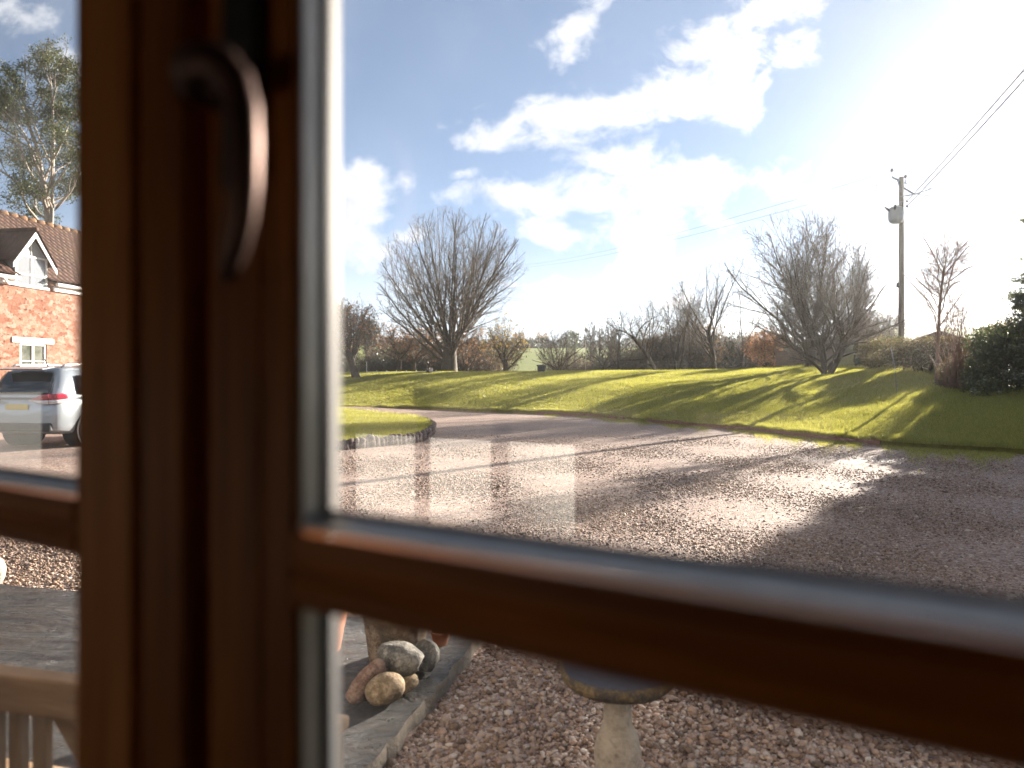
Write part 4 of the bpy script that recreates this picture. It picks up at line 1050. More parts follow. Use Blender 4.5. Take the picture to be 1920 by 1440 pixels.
conifer(93, 'last conifer of the hedge at the far right', 23.6, 15.6, gz1(23.6,15.6)-.1, 8.3, 3.0, 54000, .05, .24, 4.0)
#PART4
# ------------------------------------------------------------------ utility pole with transformer and wires
M['pole'] = simple('weathered_pole', (.17,.145,.11), .85, 0, .25, 5, .4, .01, stretch=(1,1,.1))
M['steel'] = simple('galvanised_steel', (.22,.23,.24), .5, .6, .2, 12, .1, .002)
M['insul'] = simple('brown_porcelain', (.06,.045,.05), .25, 0, .2, 12, 0)
M['cable'] = simple('cable', (.035,.035,.04), .6, 0, .1, 5, 0)
M['grey_enamel'] = simple('grey_enamel', (.21,.24,.27), .45, .1, .15, 3, .05, .004)
PY = 34.5
def pp(px, py, dy=0.0): return PT(px, py, PY) + Vector((0, dy, 0))
top = pp(1690, 332); px0 = top.x; gzp = gz1(px0, PY)
pole = empty('utility_pole', (px0, PY, gzp - .2), 'tall weathered wooden utility pole with steel brackets on the bank', 'pole')
Lp = lambda v_: v_ - Vector((px0, PY, gzp - .2))
mb = MB(); mb.tube([(0,0,0),(.0,0,3),(0,0,top.z-gzp+.2)], [.145,.135,.105], 16); mb.build('pole_shaft', M['pole'], pole, smooth=False, autosmooth=40)
def arm(name, a, b, w, h): m_ = MB(); m_.bar(Lp(a), Lp(b), w, h); return m_.build(name, M['steel'], pole, bevel=.006)
arm('crossarm', pp(1669, 334, -.16), pp(1702, 343, .10), .06, .07)
arm('arm_brace', pp(1679, 338, -.14), pp(1687, 362, -.12), .035, .035)
for x, y, dy in ((1669, 322, -.16), (1700, 331, .10)):
    q = Lp(pp(x, y, dy)); m_ = MB(); m_.lathe([(.012, -.28), (.015, -.05), (.05, -.04), (.085, 0), (.05, .03), (.075, .05), (.045, .09), (.02, .12), (0, .13)], 14)
    i_ = m_.build('insulator', M['insul'], pole, smooth=True); i_.location = q
arm('switch_bracket', pp(1692, 354, -.12), pp(1709, 368, -.3), .12, .07)
arm('switch_arm', pp(1686, 370, -.12), pp(1709, 367, -.30), .05, .05)
arm('switch_arm', pp(1709, 367, -.30), pp(1729, 362, -.8), .04, .04)
arm('switch_arm', pp(1709, 367, -.30), pp(1750, 366.5, .1), .04, .04)
m_ = MB(); m_.tube([Lp(pp(1716, 349, -.6)), Lp(pp(1717, 356, -.62)), Lp(pp(1720, 359, -.66)), Lp(pp(1729, 362, -.8))], .016, 6)
m_.tube([Lp(pp(1729, 362, -.8)), Lp(pp(1745, 365, -.3)), Lp(pp(1761, 368, .3)), Lp(pp(1766, 363, .35))], .013, 6); m_.build('horn_rod', M['steel'], pole, smooth=True)
for y in (378, 387.5):
    q = Lp(pp(1698, y, -.14)); m_ = MB(); m_.lathe([(.0,-.09),(.04,-.06),(.055,0),(.04,.05),(0,.09)], 12); i_ = m_.build('insulator', M['insul'], pole, smooth=True); i_.location = q
m_ = MB()
for y in (380, 391, 398): q = Lp(pp(1694, y)); m_.lathe([(.125, q.z-.03), (.128, q.z), (.125, q.z+.03)], 16)
m_.build('clamp_band', M['steel'], pole, smooth=True)
m_ = MB(); q = Lp(pp(1690, 534)); m_.box(-.21, -.13, -.08, .08, q.z-.13, q.z+.1); m_.build('junction_box', M['insul'], pole, bevel=.01)
# transformer
tq = pp(1673, 406, -.34)
tr = empty('pole_transformer', (tq.x, tq.y, tq.z - .42), 'grey pole mounted transformer with bushings hung on the utility pole', 'transformer', rz=R(25))
m_ = MB(); m_.lathe([(.0, .0), (.22, .02), (.345, .16), (.35, .60), (.35, .68), (.0, .68)], 8)
m_.build('tank', M['grey_enamel'], tr, bevel=.02)
m_ = MB(); m_.lathe([(.37, .685), (.37, .72), (.16, .85), (0, .86)], 8); m_.build('lid', M['grey_enamel'], tr, bevel=.012)
for a in (2.6, 3.7):
    m_ = MB(); c_, s_ = math.cos(a), math.sin(a)
    m_.tube([(c_*.30, s_*.30, .62), (c_*.42, s_*.42, .72), (c_*.52, s_*.52, .82)], [.06, .05, .03], 10); m_.build('bushing', M['insul'], tr, smooth=True)
m_ = MB(); m_.box(.33, .60, -.05, .05, .1, .16); m_.box(.33, .60, -.05, .05, .55, .61); m_.build('mounting_bracket', M['steel'], tr)
def wire(pts, rad, label, group=None, sag=0.0, n=24):
    pts = [Vector(p) for p in pts]
    if len(pts) == 2:
        a, b = pts; pts = [a.lerp(b, i/(n-1)) - Vector((0,0,sag*4*(i/(n-1))*(1-i/(n-1)))) for i in range(n)]
    m_ = MB(); m_.tube(pts, rad, 6); o_ = m_.build('overhead_wire', M['cable'], smooth=True); return tag(o_, label, 'wire', group)
GW = 'overhead wires of the utility pole'
wire([pp(1669, 322, -.16), PT(975, 497, 120)], .010, 'upper thin wire running left from the pole top down behind the great tree', GW, .8)
wire([pp(1700, 331, .10), PT(975, 502, 118)], .010, 'lower thin wire running left from the pole top down behind the great tree', GW, .8)
wire([pp(1669, 322, -.16), PT(1990, 290, 22)], .010, 'faint upper wire running right from the pole top', GW, .1)
wire([pp(1700, 331, .10), PT(1990, 309, 22)], .010, 'faint lower wire running right from the pole top', GW, .1)
wire([pp(1698, 378, -.14), PT(1990, 50, 15.0)], .020, 'upper of the two thick wires rising steeply to the right', GW, .05)
wire([pp(1698, 387.5, -.14), PT(1990, 72, 15.0)], .020, 'lower of the two thick wires rising steeply to the right', GW, .05)
wire([pp(1664, 420, -.2), PT(1560, 518, 58)], .014, 'upper cable slanting down left from the transformer into the trees', GW, .2)
wire([pp(1667, 423, -.2), PT(1566, 530, 58)], .014, 'lower cable slanting down left from the transformer into the trees', GW, .2)
wire([PT(1640, 331, PY), PT(1655, 398, PY-.5)], .008, 'jumper wire dropping to the transformer, left one', GW, .05)
wire([PT(1669, 341, PY), PT(1664, 396, PY-.5)], .008, 'jumper wire dropping to the transformer, right one', GW, .05)

# ------------------------------------------------------------------ small things along the lawn
Y = solve_Y(1682, 738); b0 = Vector((at_px(1682, Y), Y, gz1(at_px(1682, Y), Y)))
m_ = MB(); m_.tube([(0,0,-.1), (-.06,0,.8), (-.02 - .22*Y/27,0,1.55)], .012, 6); o = m_.build('garden_stake', M['steel'], smooth=True, loc=b0); tag(o, 'thin rusty stake leaning in the shaded lawn at the right', 'stake')
M['black_plastic'] = simple('black_plastic', (.025,.028,.035), .5, 0, .2, 9, .1, .004)
Y = 49.5; x = at_px(1015, Y); b0 = (x, Y, gz1(x, Y) - .25); e = empty('black_tub', b0, 'black plastic tub standing on the far edge of the lawn', 'tub')
m_ = MB(); m_.lathe([(0,0),(.235,0),(.29,.72),(.265,.74),(.21,.06),(0,.05)], 28); m_.build('tub_body', M['black_plastic'], e, autosmooth=40)
m_ = MB(); m_.lathe([(.293,.66),(.345,.67),(.345,.745),(.285,.75),(.285,.73)], 28); m_.build('rim', M['black_plastic'], e, autosmooth=40)
M['post_white'] = simple('white_post', (.75,.74,.70), .6, 0, .1, 8, .1, .003)
M['post_tan'] = simple('tan_post', (.42,.33,.22), .7, 0, .2, 8, .1, .003)
def post(px, Y, h, rad, m, label, name='garden_post', dz=-.2):
    x = at_px(px, Y); z = gz1(x, Y) + dz
    m_ = MB(); m_.lathe([(rad*1.1, 0), (rad, .1), (rad*.95, h-.04), (rad*.6, h), (0, h)], 10); o_ = m_.build(name, m, smooth=True, loc=(x, Y, z)); return tag(o_, label, 'post')
post(687.5, 50, 1.0, .022, M['post_white'], 'thin white post beside the leaning apple tree')
post(1098, 50, 2.4, .022, M['post_tan'], 'tall thin pale post between the two bare shrubs')
def rail_fence(pa, pb, Y, h, n, label, name, m, rails, th=.03, dz=-.25):
    a = at_px(pa, Y); b_ = at_px(pb, Y); e = empty(name, ((a+b_)/2, Y, 0), label, 'fence')
    xs = np.linspace(a, b_, n)
    for x in xs: m_ = MB(); m_.lathe([(th, 0), (th, h), (0, h+.01)], 8); m_.build('fence_post', m, e, loc=(x-(a+b_)/2, 0, gz1(x, Y)+dz))
    for r_ in rails:
        m_ = MB(); m_.tube([(x-(a+b_)/2, 0, gz1(x, Y)+dz+r_) for x in xs], th*.7, 6); m_.build('rail', m, e)
rail_fence(688, 836, 56, .95, 9, 'low white rail fence behind the apple trees', 'rail_fence', M['post_white'], (.85,))
M['wire_grey'] = simple('fence_wire', (.16,.15,.13), .7, 0, .2, 5, 0)
rail_fence(560, 690, 49.5, .62, 9, 'thin dark wire fence at the far left edge of the lawn', 'wire_fence', M['wire_grey'], (.3, .58), .014, -.1)
rail_fence(1215, 1480, 52.5, 1.25, 16, 'tall grey mesh fence in front of the brown thicket', 'wire_fence', M['wire_grey'], (.1, .4, .7, 1.0, 1.2), .014)
# two hens on the crest of the lawn
def hen(px, py, label, m, s, rz, seed):
    Y = solve_Y(px, py, 30, 52); Y = min(Y, 48.5); x = at_px(px, Y)
    e = empty('hen', (x, Y, gz1(x, Y) + .01), label, 'bird', rz=rz)
    m_ = MB(); prof = [(-.20,.30,.02),(-.16,.27,.07),(-.08,.22,.11),(.0,.20,.12),(.08,.22,.11),(.13,.28,.07),(.15,.36,.05),(.165,.41,.045),(.19,.42,.02)]
    m_.tube([(0, a*s, z*s) for a, z, r_ in prof], [r_*s for a, z, r_ in prof], 14, ref=(1,0,0)); m_.build('body', m, e, smooth=True)
    m_ = MB(); m_.tube([(0,-.13*s,.28*s),(0,-.2*s,.38*s),(0,-.19*s,.46*s)], [.05*s,.06*s,.015*s], 10, ref=(1,0,0), flat=1); m_.build('tail', m, e, smooth=True)
    m_ = MB(); m_.tube([(0,.185*s,.42*s),(0,.225*s,.41*s)], [.014*s,.003*s], 6, ref=(1,0,0)); m_.build('beak', M['post_tan'], e)
    m_ = MB(); m_.box(-.006*s,.006*s,.14*s,.19*s,.445*s,.48*s); m_.build('comb', M['terracotta'], e)
    for sx in (-1, 1): m_ = MB(); m_.tube([(sx*.045*s,.02*s,.13*s),(sx*.045*s,.0,.06*s),(sx*.045*s,.015*s,0)], .011*s, 6); m_.build('leg', M['post_tan'], e)
hen(803, 701, 'small dark hen standing on the lawn crest left of the great tree', simple('black_feathers', (.02,.018,.02), .7), .95, R(50), 1)
hen(808, 701, 'small cream hen standing beside the dark hen on the lawn crest', simple('cream_feathers', (.62,.52,.46), .7), 1.0, R(-20), 2)
# timber fence panel and far roof
e = empty('timber_fence', (at_px(1512, 49), 49, gz1(at_px(1512,49),49) - .3), 'weathered grey boarded timber fence behind the stout bare tree', 'fence')
M['board'] = wood('grey_boards', (.16,.12,.10), (.26,.20,.165), .85, (.2,1,1), 12)
m_ = MB()
for i in range(9): m_.box(-2.1, 2.2, 0, .022, .1+i*.19, .1+i*.19+.175)
m_.build('boards', M['board'], e)
for x in (-2.1, -.65, .8, 2.2): m_ = MB(); m_.box(x-.05, x+.05, -.1, -.002, 0, 1.9); m_.build('fence_post', M['board'], e, bevel=.01)
M['far_roof'] = simple('brown_tiles', (.10,.07,.06), .85, 0, .3, 6, .5, .03)
e = empty('far_shed', (at_px(1752, 46), 46, gz1(at_px(1752,46),46) - .3), 'low brown roofed shed just showing over the bramble bank', 'shed', rz=R(-20))
zt = EYE - (622-HY)/F*46 - (gz1(at_px(1752,46),46) - .3)
m_ = MB(); m_.prism([(-2.4, zt-.9), (2.4, zt-.9), (0, zt)], 1, -1.5, 3); m_.build('roof', M['far_roof'], e)
m_ = MB(); m_.box(-2.0, 2.0, -1.3, 2.8, 0, zt-.901); m_.build('wall', M['board'], e)

# ------------------------------------------------------------------ thickets behind the crest: one of each kind, then copies
GT = 'brown thickets behind the far edge of the lawn'
def thicket_proto(seed, leafm, nleaf, w=2.6, h=3.2):
    e = empty('thicket', (0,0,0), 'x', 'thicket', GT)
    env = (0,0,h*.5,w,w*.8,h*.56); V = []; Q = []; o_ = 0; pts = []
    for k in range(6):
        a = k*1.05; lv = gen_tree(seed+k, [(math.cos(a)*w*.45, math.sin(a)*w*.35, -.3), (math.cos(a)*w*.5, math.sin(a)*w*.4, .5)], .05, .04, env, [
            dict(n=7, t0=.3, ang=(30,14), fill=(.7,1.05), len=5, up=.3, jit=.12, seg=5, rr=.8, rmin=.015, rmax=.04, min=.3, te=.3),
            dict(n=9, t0=.1, ang=(38,13), rel=1, len=.55, up=.08, jit=.12, seg=4, rr=.6, rmin=.010, rmax=.02, min=.2),
            dict(n=7, t0=.1, ang=(40,14), rel=1, len=.55, up=.05, jit=.12, seg=2, rr=.7, rmin=.008, rmax=.012, min=.15)])
        for P_, R_ in lv: v, q = tubes(P_, R_, 3); V.append(v); Q.append(q+o_); o_ += len(v)
        pts.append(tip_points(lv, [2,3], nleaf, .12, np.random.default_rng(seed)))
    mesh_np('stems', np.concatenate(V), [np.concatenate(Q)], M['twig'], e, smooth=True)
    v, q = leaf_quads(np.concatenate(pts), .16, np.random.default_rng(seed), .6); mesh_np('foliage', v, [q], M[leafm], e)
    return e
def dup(root, loc, rz, sc, label, group=None):
    r = root.copy(); COL.objects.link(r); r.location = loc; r.rotation_euler = (0,0,rz); r.scale = sc; r['label'] = label
    if group: r['group'] = group
    for ch in list(root.children):
        c = ch.copy(); COL.objects.link(c); c.parent = r
    return r
prot = [thicket_proto(200, 'leaf_dry', .55), thicket_proto(220, 'leaf_dry', .25), thicket_proto(240, 'ivy', .8)]
rnd = random.Random(9); first = [True]*3
TH = [(585,60,0,.9),(622,58,2,1.0),(668,62,0,.8),(705,62,2,.75),(735,66,0,1.2),(770,64,2,1.0),(800,68,0,1.3),(828,64,2,1.2),(862,66,1,1.2),(905,66,0,1.1),(930,70,1,1.0),(1040,68,1,.75),(1075,66,0,.85),(1105,68,1,.8),(1135,66,2,.8),(1165,66,0,.95),(1195,68,2,1.1),(1225,66,0,1.25),(1255,68,2,1.4),(1285,66,0,1.5),(1312,68,2,1.45),(1340,70,0,1.5),(1370,70,2,1.3),(1400,72,0,1.35),(1430,70,2,1.3),(1465,68,0,1.2),(1495,66,1,1.2),(1530,64,0,1.1),(1565,60,2,.9),(1600,56,0,.85),(1640,52,1,.8)]
KIND = ['brown leafed thicket', 'bare twiggy thicket', 'dark ivy green thicket']
PLACE = lambda px: 'by the window frame' if px < 640 else 'behind the orange apple trees' if px < 790 else 'behind the great fan shaped tree' if px < 890 else 'behind the yellow topped apple tree' if px < 985 else 'behind the bare shrubs' if px < 1150 else 'behind the leaning tree' if px < 1290 else 'behind the slim tilted tree' if px < 1385 else 'around the orange bush' if px < 1480 else 'behind the low forked tree'
seen = {}
for i, (px, Y, k, s) in enumerate(TH):
    x = at_px(px, Y); z = float(lawn_z(x, Y)); z = max(z, -2.2) - .1
    key = (k, PLACE(px)); nth = seen.get(key, 0); seen[key] = nth + 1
    lab = KIND[k] + ' ' + PLACE(px) + ('' if nth == 0 else ', the one further right' if nth == 1 else ', the rightmost')
    sz = s*(1.0 + max(0, (1.4 - z))*.28)
    if first[k]:
        first[k] = False; o = prot[k]; o.location = (x, Y, z); o.rotation_euler = (0,0,rnd.uniform(0,6)); o.scale = (s, s, sz); o['label'] = lab
    else: dup(prot[k], (x, Y, z), rnd.uniform(0, 6), (s*rnd.uniform(.85,1.15), s, sz), lab)

# ------------------------------------------------------------------ far hill: hedge line and hilltop trees
def far_hedge(pa, pb, D0, h, label, name='far_hedge', th=2.5, leafm='leaf_dry', nl=9000, size=.55):
    rng = np.random.default_rng(int(pa+pb)); n = nl; px = rng.uniform(pa, pb, n); Y = D0 + rng.uniform(0, th, n); x = px_r(px)*Y
    z = ground_z(x, Y) + rng.uniform(-.5, 1, n)*h*(1 + .18*np.sin(px*.15) + .12*np.sin(px*.43+1)); v, q = leaf_quads(np.stack([x, Y, z], 1), size, rng, .7)
    o_ = mesh_np(name, v, [q], M[leafm]); return tag(o_, label, 'hedge', kind=None)
far_hedge(560, 1480, 268, 3.4, 'dark clipped hedge along the top of the far green field', leafm='ivy', nl=26000, size=.6)
far_hedge(960, 1030, 330, 8, 'distant brown wood on the skyline right of the great tree', 'far_wood', 14, 'leaf_dry', 4200, .8)
far_hedge(600, 980, 325, 6, 'distant brown wood on the skyline behind the great tree', 'far_wood', 14, 'leaf_dry', 12000, .8)
far_hedge(1030, 1480, 330, 4.5, 'distant low wood on the skyline behind the bare shrubs', 'far_wood', 14, 'leaf_dry', 14000, .8)
def far_tree(seed, px, Y, toppy, wpx, name, label, group, leafm=None, n=(12,8,6), pine=False):
    x = at_px(px, Y); z = float(ground_z(x, Y)); e = empty(name, (x, Y, z - .3), label, 'tree', group)
    h = EYE - (toppy-HY)/F*Y - z; rx = wpx/F*Y
    env = (0,0,h*(.68 if pine else .62),rx,rx,h*(.34 if pine else .42))
    lv = gen_tree(seed, [(0,0,0),(0,0,h*.4),(.0,0,h*.75)], h*.02, h*.010, env, [
        dict(n=n[0], t0=.35, ang=((75,14) if pine else (26,10)), fill=(.7,1.02), len=20, up=(0 if pine else .3), jit=.08, seg=5, rr=.6, rmin=.06, rmax=.14, min=.4, te=.4),
        dict(n=n[1], t0=.15, ang=(36,12), rel=1, len=.55, jit=.1, seg=3, rr=.6, rmin=.045, rmax=.07, min=.3),
        dict(n=n[2], t0=.15, ang=(36,12), rel=1, len=.6, jit=.1, seg=2, rr=.7, rmin=.04, rmax=.05, min=.3)])
    lf = None
    if leafm:
        rg = np.random.default_rng(seed); v, q = leaf_quads(tip_points(lv, [2,3], 5 if pine else 2, .35, rg), .5, rg, .5); lf = [('leaves', v, q, M[leafm])]
    build_tree(e, lv, 2, M['bark'], M['twig'], lf)
GFT = 'distant trees below the skyline field'
far_tree(301, 1062, 190, 600, 9, 'pine_tree', 'left of two distant pines right of the black tub', GFT, 'needle', (14,8,4), True)
far_tree(302, 1078, 185, 598, 11, 'pine_tree', 'right of two distant pines, the bushier one', GFT, 'needle', (14,8,4), True)
far_tree(303, 1107, 150, 594, 14, 'bare_tree', 'distant upright bare tree with feathery crown right of the pines', GFT)
far_tree(304, 1124, 155, 604, 12, 'bare_tree', 'distant bare tree close against the feathery upright one', GFT)
far_tree(305, 1146, 120, 588, 14, 'bare_tree', 'distant bare tree left of the leaning tree', GFT)
far_tree(306, 1212, 80, 596, 12, 'conifer', 'narrow rusty conifer rising behind the leaning tree', GFT, 'leaf_dry', (20,8,4), True)
far_tree(307, 640, 85, 560, 36, 'bare_tree', 'tall bare tree behind the leaning apple tree', GFT, None, (14,10,7))
far_tree(308, 690, 100, 588, 30, 'bare_tree', 'bare tree behind the second apple tree', GFT, None, (14,10,7))

# ------------------------------------------------------------------ barn on the left
BX = Vector((-15, 22, 0)); BR = math.atan2(.985, .170)
barn = empty('stone_barn', BX, 'red sandstone barn with pantiled roof and white dormer, left of the drive', 'building', rz=BR)
def stone_mat():
    m, g, out = mat('red_sandstone'); co = objco(g)
    wn_ = g.node('ShaderNodeTexNoise'); wn_.inputs['Scale'].default_value = 5; wn_.inputs['Detail'].default_value = 5; g.l.new(co, wn_.inputs['Vector'])
    wv_ = g.vm('SCALE', wn_.outputs['Color']); wv_.node.inputs['Scale'].default_value = .35
    cw = g.vm('ADD', scaled(g, co, (1,1,1.7)), wv_)
    v = g.node('ShaderNodeTexVoronoi'); v.inputs['Scale'].default_value = 5.5; g.l.new(cw, v.inputs['Vector'])
    n = g.noise(co, 13, 8, .75); n2 = g.noise(co, 1.1, 4, .6); n3 = g.noise(scaled(g, co, (1,1,1.5)), 6.5, 5, .7)
    s_ = g.node('ShaderNodeSeparateColor'); g.l.new(v.outputs['Color'], s_.inputs[0])
    f_ = g.m('ADD', g.m('MULTIPLY', s_.outputs[0], .50), g.m('MULTIPLY', n, .65))
    c = g.ramp(f_, [(.2,(.16,.065,.042)),(.42,(.28,.125,.082)),(.6,(.33,.17,.12)),(.82,(.42,.28,.22))])
    c = g.mix(g.smooth(n2, .42, .7, 0, .45), c, (.42,.26,.19))
    c = g.mix(g.smooth(n3, .56, .62), c, (.11,.045,.03))
    h = g.m('ADD', n, g.m('MULTIPLY', n3, .8))
    p = pbsdf(g, c, .95, 0, bump(g, h, .8, .03), .1); g.l.new(p.outputs[0], out.inputs[0]); return m
M['stone'] = stone_mat()
def tile_mat():
    m, g, out = mat('pantiles'); co = objco(g)
    n = g.noise(co, 4, 6, .7); n2 = g.noise(co, .6, 4, .6)
    c = g.ramp(n, [(.3,(.04,.018,.012)),(.55,(.085,.036,.021)),(.75,(.15,.07,.036))])
    c = g.mix(g.smooth(n2, .5, .7, 0, .4), c, (.12,.075,.035))
    p = pbsdf(g, c, .8, 0, bump(g, n, .4, .02), .3); g.l.new(p.outputs[0], out.inputs[0]); return m
M['pantile'] = tile_mat()
EZ, RZ, HD = 4.83, 7.45, 3.6
XB0, XB1 = -9.0, 10.0
DS0, DS1, DC = -.43, .77, .17
m_ = MB()
# front wall round its lower window, and the other sides
wx0, wx1, wz0, wz1 = -.26, .74, 1.96, 2.70
m_.box(XB0, DS0-.002, 0, .45, 0, EZ-.1).box(DS1+.002, XB1, 0, .45, 0, EZ-.1).box(DS0-.002, wx0, 0, .45, 0, 4.41).box(wx1, DS1+.002, 0, .45, 0, 4.41).box(wx0, wx1, 0, .45, 0, wz0).box(wx0, wx1, 0, .45, wz1, 4.41)
m_.prism([(0.451,0),(2*HD,0),(2*HD,EZ-.1),(HD,RZ-.15),(.451,EZ-.1)], 0, XB1-.45, XB1); m_.prism([(0.451,0),(2*HD,0),(2*HD,EZ-.1),(HD,RZ-.15),(.451,EZ-.1)], 0, XB0, XB0+.45)
m_.box(XB0+.451, XB1-.451, 2*HD-.4, 2*HD, 0, EZ-.1); m_.build('wall', M['stone'], barn)
def tiles(x0, x1, p_lo, p_hi, name, parent, flip=1, step=.31, wl=.24, cutf=None):
    """wavy pantile sheet between two lines parallel to x; p=(y,z)"""
    nx = int((x1-x0)/.034) + 1; xs = np.linspace(x0, x1, nx); lo = np.array(p_lo); hi = np.array(p_hi); Ls = np.hypot(*(hi-lo))
    d = (hi-lo)/Ls; nn = np.array((-d[1], d[0]));  nn = nn if nn[1] > 0 else -nn
    rows = []; k = int(Ls/step)
    for i in range(k+1):
        s0, s1 = i*step, min((i+1)*step, Ls); rows += [(s0, .035), (s1-.001, .006)]
    S = np.array([r_[0] for r_ in rows]); O = np.array([r_[1] for r_ in rows])
    Xg, Sg = np.meshgrid(xs, S); Og = O[:, None] + .055*np.abs(np.sin(Xg*math.pi/wl))**.8 + .010*np.sin(Xg*5.1+Sg*3)*np.sin(Sg*7+Xg)
    yv = lo[0] + d[0]*Sg + nn[0]*Og; zv = lo[1] + d[1]*Sg + nn[1]*Og
    f = grid_faces(len(S), nx)
    if cutf is not None:
        cx = Xg.ravel(); sv_ = (yv).ravel(); keep = ~(cutf(cx[f].mean(1), sv_[f].mean(1))); f = f[keep]
    return mesh_np(name, np.stack([Xg.ravel(), yv.ravel(), zv.ravel()], 1), [f], M['pantile'], parent, smooth=False)
pit = (RZ-EZ)/HD
DA = 6.20                                        # dormer apex height
dd_ = (DA - EZ)/pit                               # how far back its ridge runs
# roof opening under the dormer
rf = tiles(XB0-.2, XB1+.2, (-.18, EZ-.02-.18*pit), (HD, RZ), 'roof', barn, cutf=lambda x, y: (x > DS0+.02) & (x < DS1-.02) & (y < 1.0))
tiles(XB0-.2, XB1+.2, (2*HD+.18, EZ-.02-.18*pit), (HD, RZ), 'roof', barn)
m_ = MB(); xs = np.arange(XB0-.2, XB1+.2, .40)
for x in xs: m_.tube([(x, HD, RZ+.02), (x+.36, HD, RZ+.02), (x+.41, HD, RZ+.03)], [.115, .115, .125], 12)
m_.build('ridge_tiles', simple('ridge_tile', (.24,.125,.06), .85, 0, .3, 5, .4, .01), barn, smooth=True)
# gutters
m_ = MB()
for a, b_ in ((XB0, DS0-.0), (DS1+.22, XB1)):
    m_.tube([(a, -.16, EZ-.20), (b_, -.16, EZ-.20)], .062, 10); m_.box(a, b_, -.075, -.002, EZ-.40, EZ-.26)
m_.tube([(DS0-.55, -.16, EZ-.24), (DS0-.42, -.13, EZ-.36), (DS0-.30, -.08, EZ-.40)], .04, 8)
m_.build('gutter', M['white_paint'], barn, autosmooth=40)
# dormer
dm = MB(); zs = 4.42; zh = 5.42
dm.prism([(DS0, zs), (DS1, zs), (DS1, zh), (DC, DA-.10), (DS0, zh)], 1, .035, .06)
dm.box(DS0, DS0+.02, .06, 1.2, zs, zh-.01); dm.box(DS1-.02, DS1, .06, 1.2, zs, zh-.01)
dmo = dm.build('dormer', simple('grey_cladding', (.36,.36,.36), .6, 0, .05, 6, .1, .003), barn)
dw = MB()
for x in (DS0+.002, DC-.035, DS1-.072): dw.box(x, x+.07, -.005, .034, zs+.08, zh)
dw.box(DS0+.073, DC-.036, -.003, .034, zh-.055, zh); dw.box(DC+.036, DS1-.073, -.003, .034, zh-.055, zh)
dw.box(DS0+.073, DC-.036, -.002, .034, 4.80, 4.845); dw.box(DC+.036, DS1-.073, -.002, .034, 4.80, 4.845)
dw.box(DS0-.03, DS1+.03, -.05, .034, zs, zs+.079); dw.box(DC-.012, DC+.012, .01, .034, zh+.001, DA-.16)
dw.build('window_frame', M['white_paint'], dmo, bevel=.005)
m_, g_, o_ = mat('pale_window_pane'); p_ = pbsdf(g_, (.22,.23,.25), .12, 0, None, .6); g_.l.new(p_.outputs[0], o_.inputs[0]); M['pane'] = m_
pn = MB(); pn.box(DS0+.074, DC-.037, .015, .03, zs+.08, zh-.056); pn.box(DC+.037, DS1-.074, .015, .03, zs+.08, zh-.056); pn.build('pane', M['pane'], dmo)
bb_ = MB(); ov = .22; sl2 = (DA-zh)/(DC-DS0)
for sg in (-1, 1):
    xe = DC + sg*(DC-DS0+ov); ze = DA - .04 - sl2*(DC-DS0+ov)
    bb_.bar((DC, -.14, DA-.07), (xe, -.14, ze-.05), .03, .15, (0,1,0)) if False else bb_.prism([(DC, DA-.02), (xe, ze), (xe, ze-.15), (DC, DA-.20)][::sg], 1, -.16, -.13)
bb_.build('bargeboard', M['white_paint'], dmo)
for sg in (-1, 1):
    xe = DC + sg*(DC-DS0+ov); ze = DA - sl2*(DC-DS0+ov)
    nx, ns = 14, 60
    ss_ = np.linspace(0, 1, nx); ys = np.linspace(-.20, dd_+.6, ns)
    Sg, Yg = np.meshgrid(ss_, ys); Xg = DC + (xe-DC)*Sg; Zg = DA + (ze-DA)*Sg + .03 + .02*np.abs(np.sin(Yg*math.pi/.2)) + .012*(Sg*nx % 3)/3
    # trim where the dormer roof runs into the main slope
    lim = (Zg - EZ)/pit + .05; f = grid_faces(ns, nx); keep = (Yg.ravel()[f].min(1) < lim.ravel()[f].max(1))
    v_ = np.stack([Xg.ravel(), np.minimum(Yg, np.maximum(lim, -.2)).ravel(), Zg.ravel()], 1); mesh_np('dormer_roof', v_, [f[keep]], M['pantile'], dmo)
m_ = MB(); m_.tube([(DC, -.2, DA+.05), (DC, dd_+.1, DA+.05)], .07, 10); m_.build('dormer_ridge', M['pantile'], dmo, smooth=True)
# lower window
lw = MB()
for x in (wx0+.001, (wx0+wx1)/2-.04, wx1-.071): lw.box(x, x+.07 if x != (wx0+wx1)/2-.04 else x+.08, .02, .09, wz0+.06, wz1-.001)
lw.box(wx0+.072, (wx0+wx1)/2-.041, .02, .09, wz1-.065, wz1-.001); lw.box((wx0+wx1)/2+.041, wx1-.072, .02, .09, wz1-.065, wz1-.001)
lw.box(wx0+.072, (wx0+wx1)/2-.041, .021, .09, wz0+.17, wz0+.20); lw.box((wx0+wx1)/2+.041, wx1-.072, .021, .09, wz0+.17, wz0+.20)
lw.box(wx0-.04, wx1+.04, -.06, .10, wz0, wz0+.059)
lwo = lw.build('window', M['white_paint'], barn, bevel=.006)
m_ = MB(); m_.box(wx0+.072, (wx0+wx1)/2-.041, .05, .06, wz0+.06, wz1-.066); m_.box((wx0+wx1)/2+.041, wx1-.072, .05, .06, wz0+.06, wz1-.066)
mm, g_, o_ = mat('dim_window_pane'); p_ = pbsdf(g_, g_.ramp(g_.noise(objco(g_), 2.5, 3), [(.35,(.07,.08,.06)),(.65,(.22,.22,.19))]), .08, 0, None, .6); g_.l.new(p_.outputs[0], o_.inputs[0])
m_.build('pane', mm, lwo)
m_ = MB(); m_.box(wx0-.30, wx1+.26, -.035, -.001, wz1+.001, wz1+.17); m_.build('lintel', M['white_paint'], barn, bevel=.008)

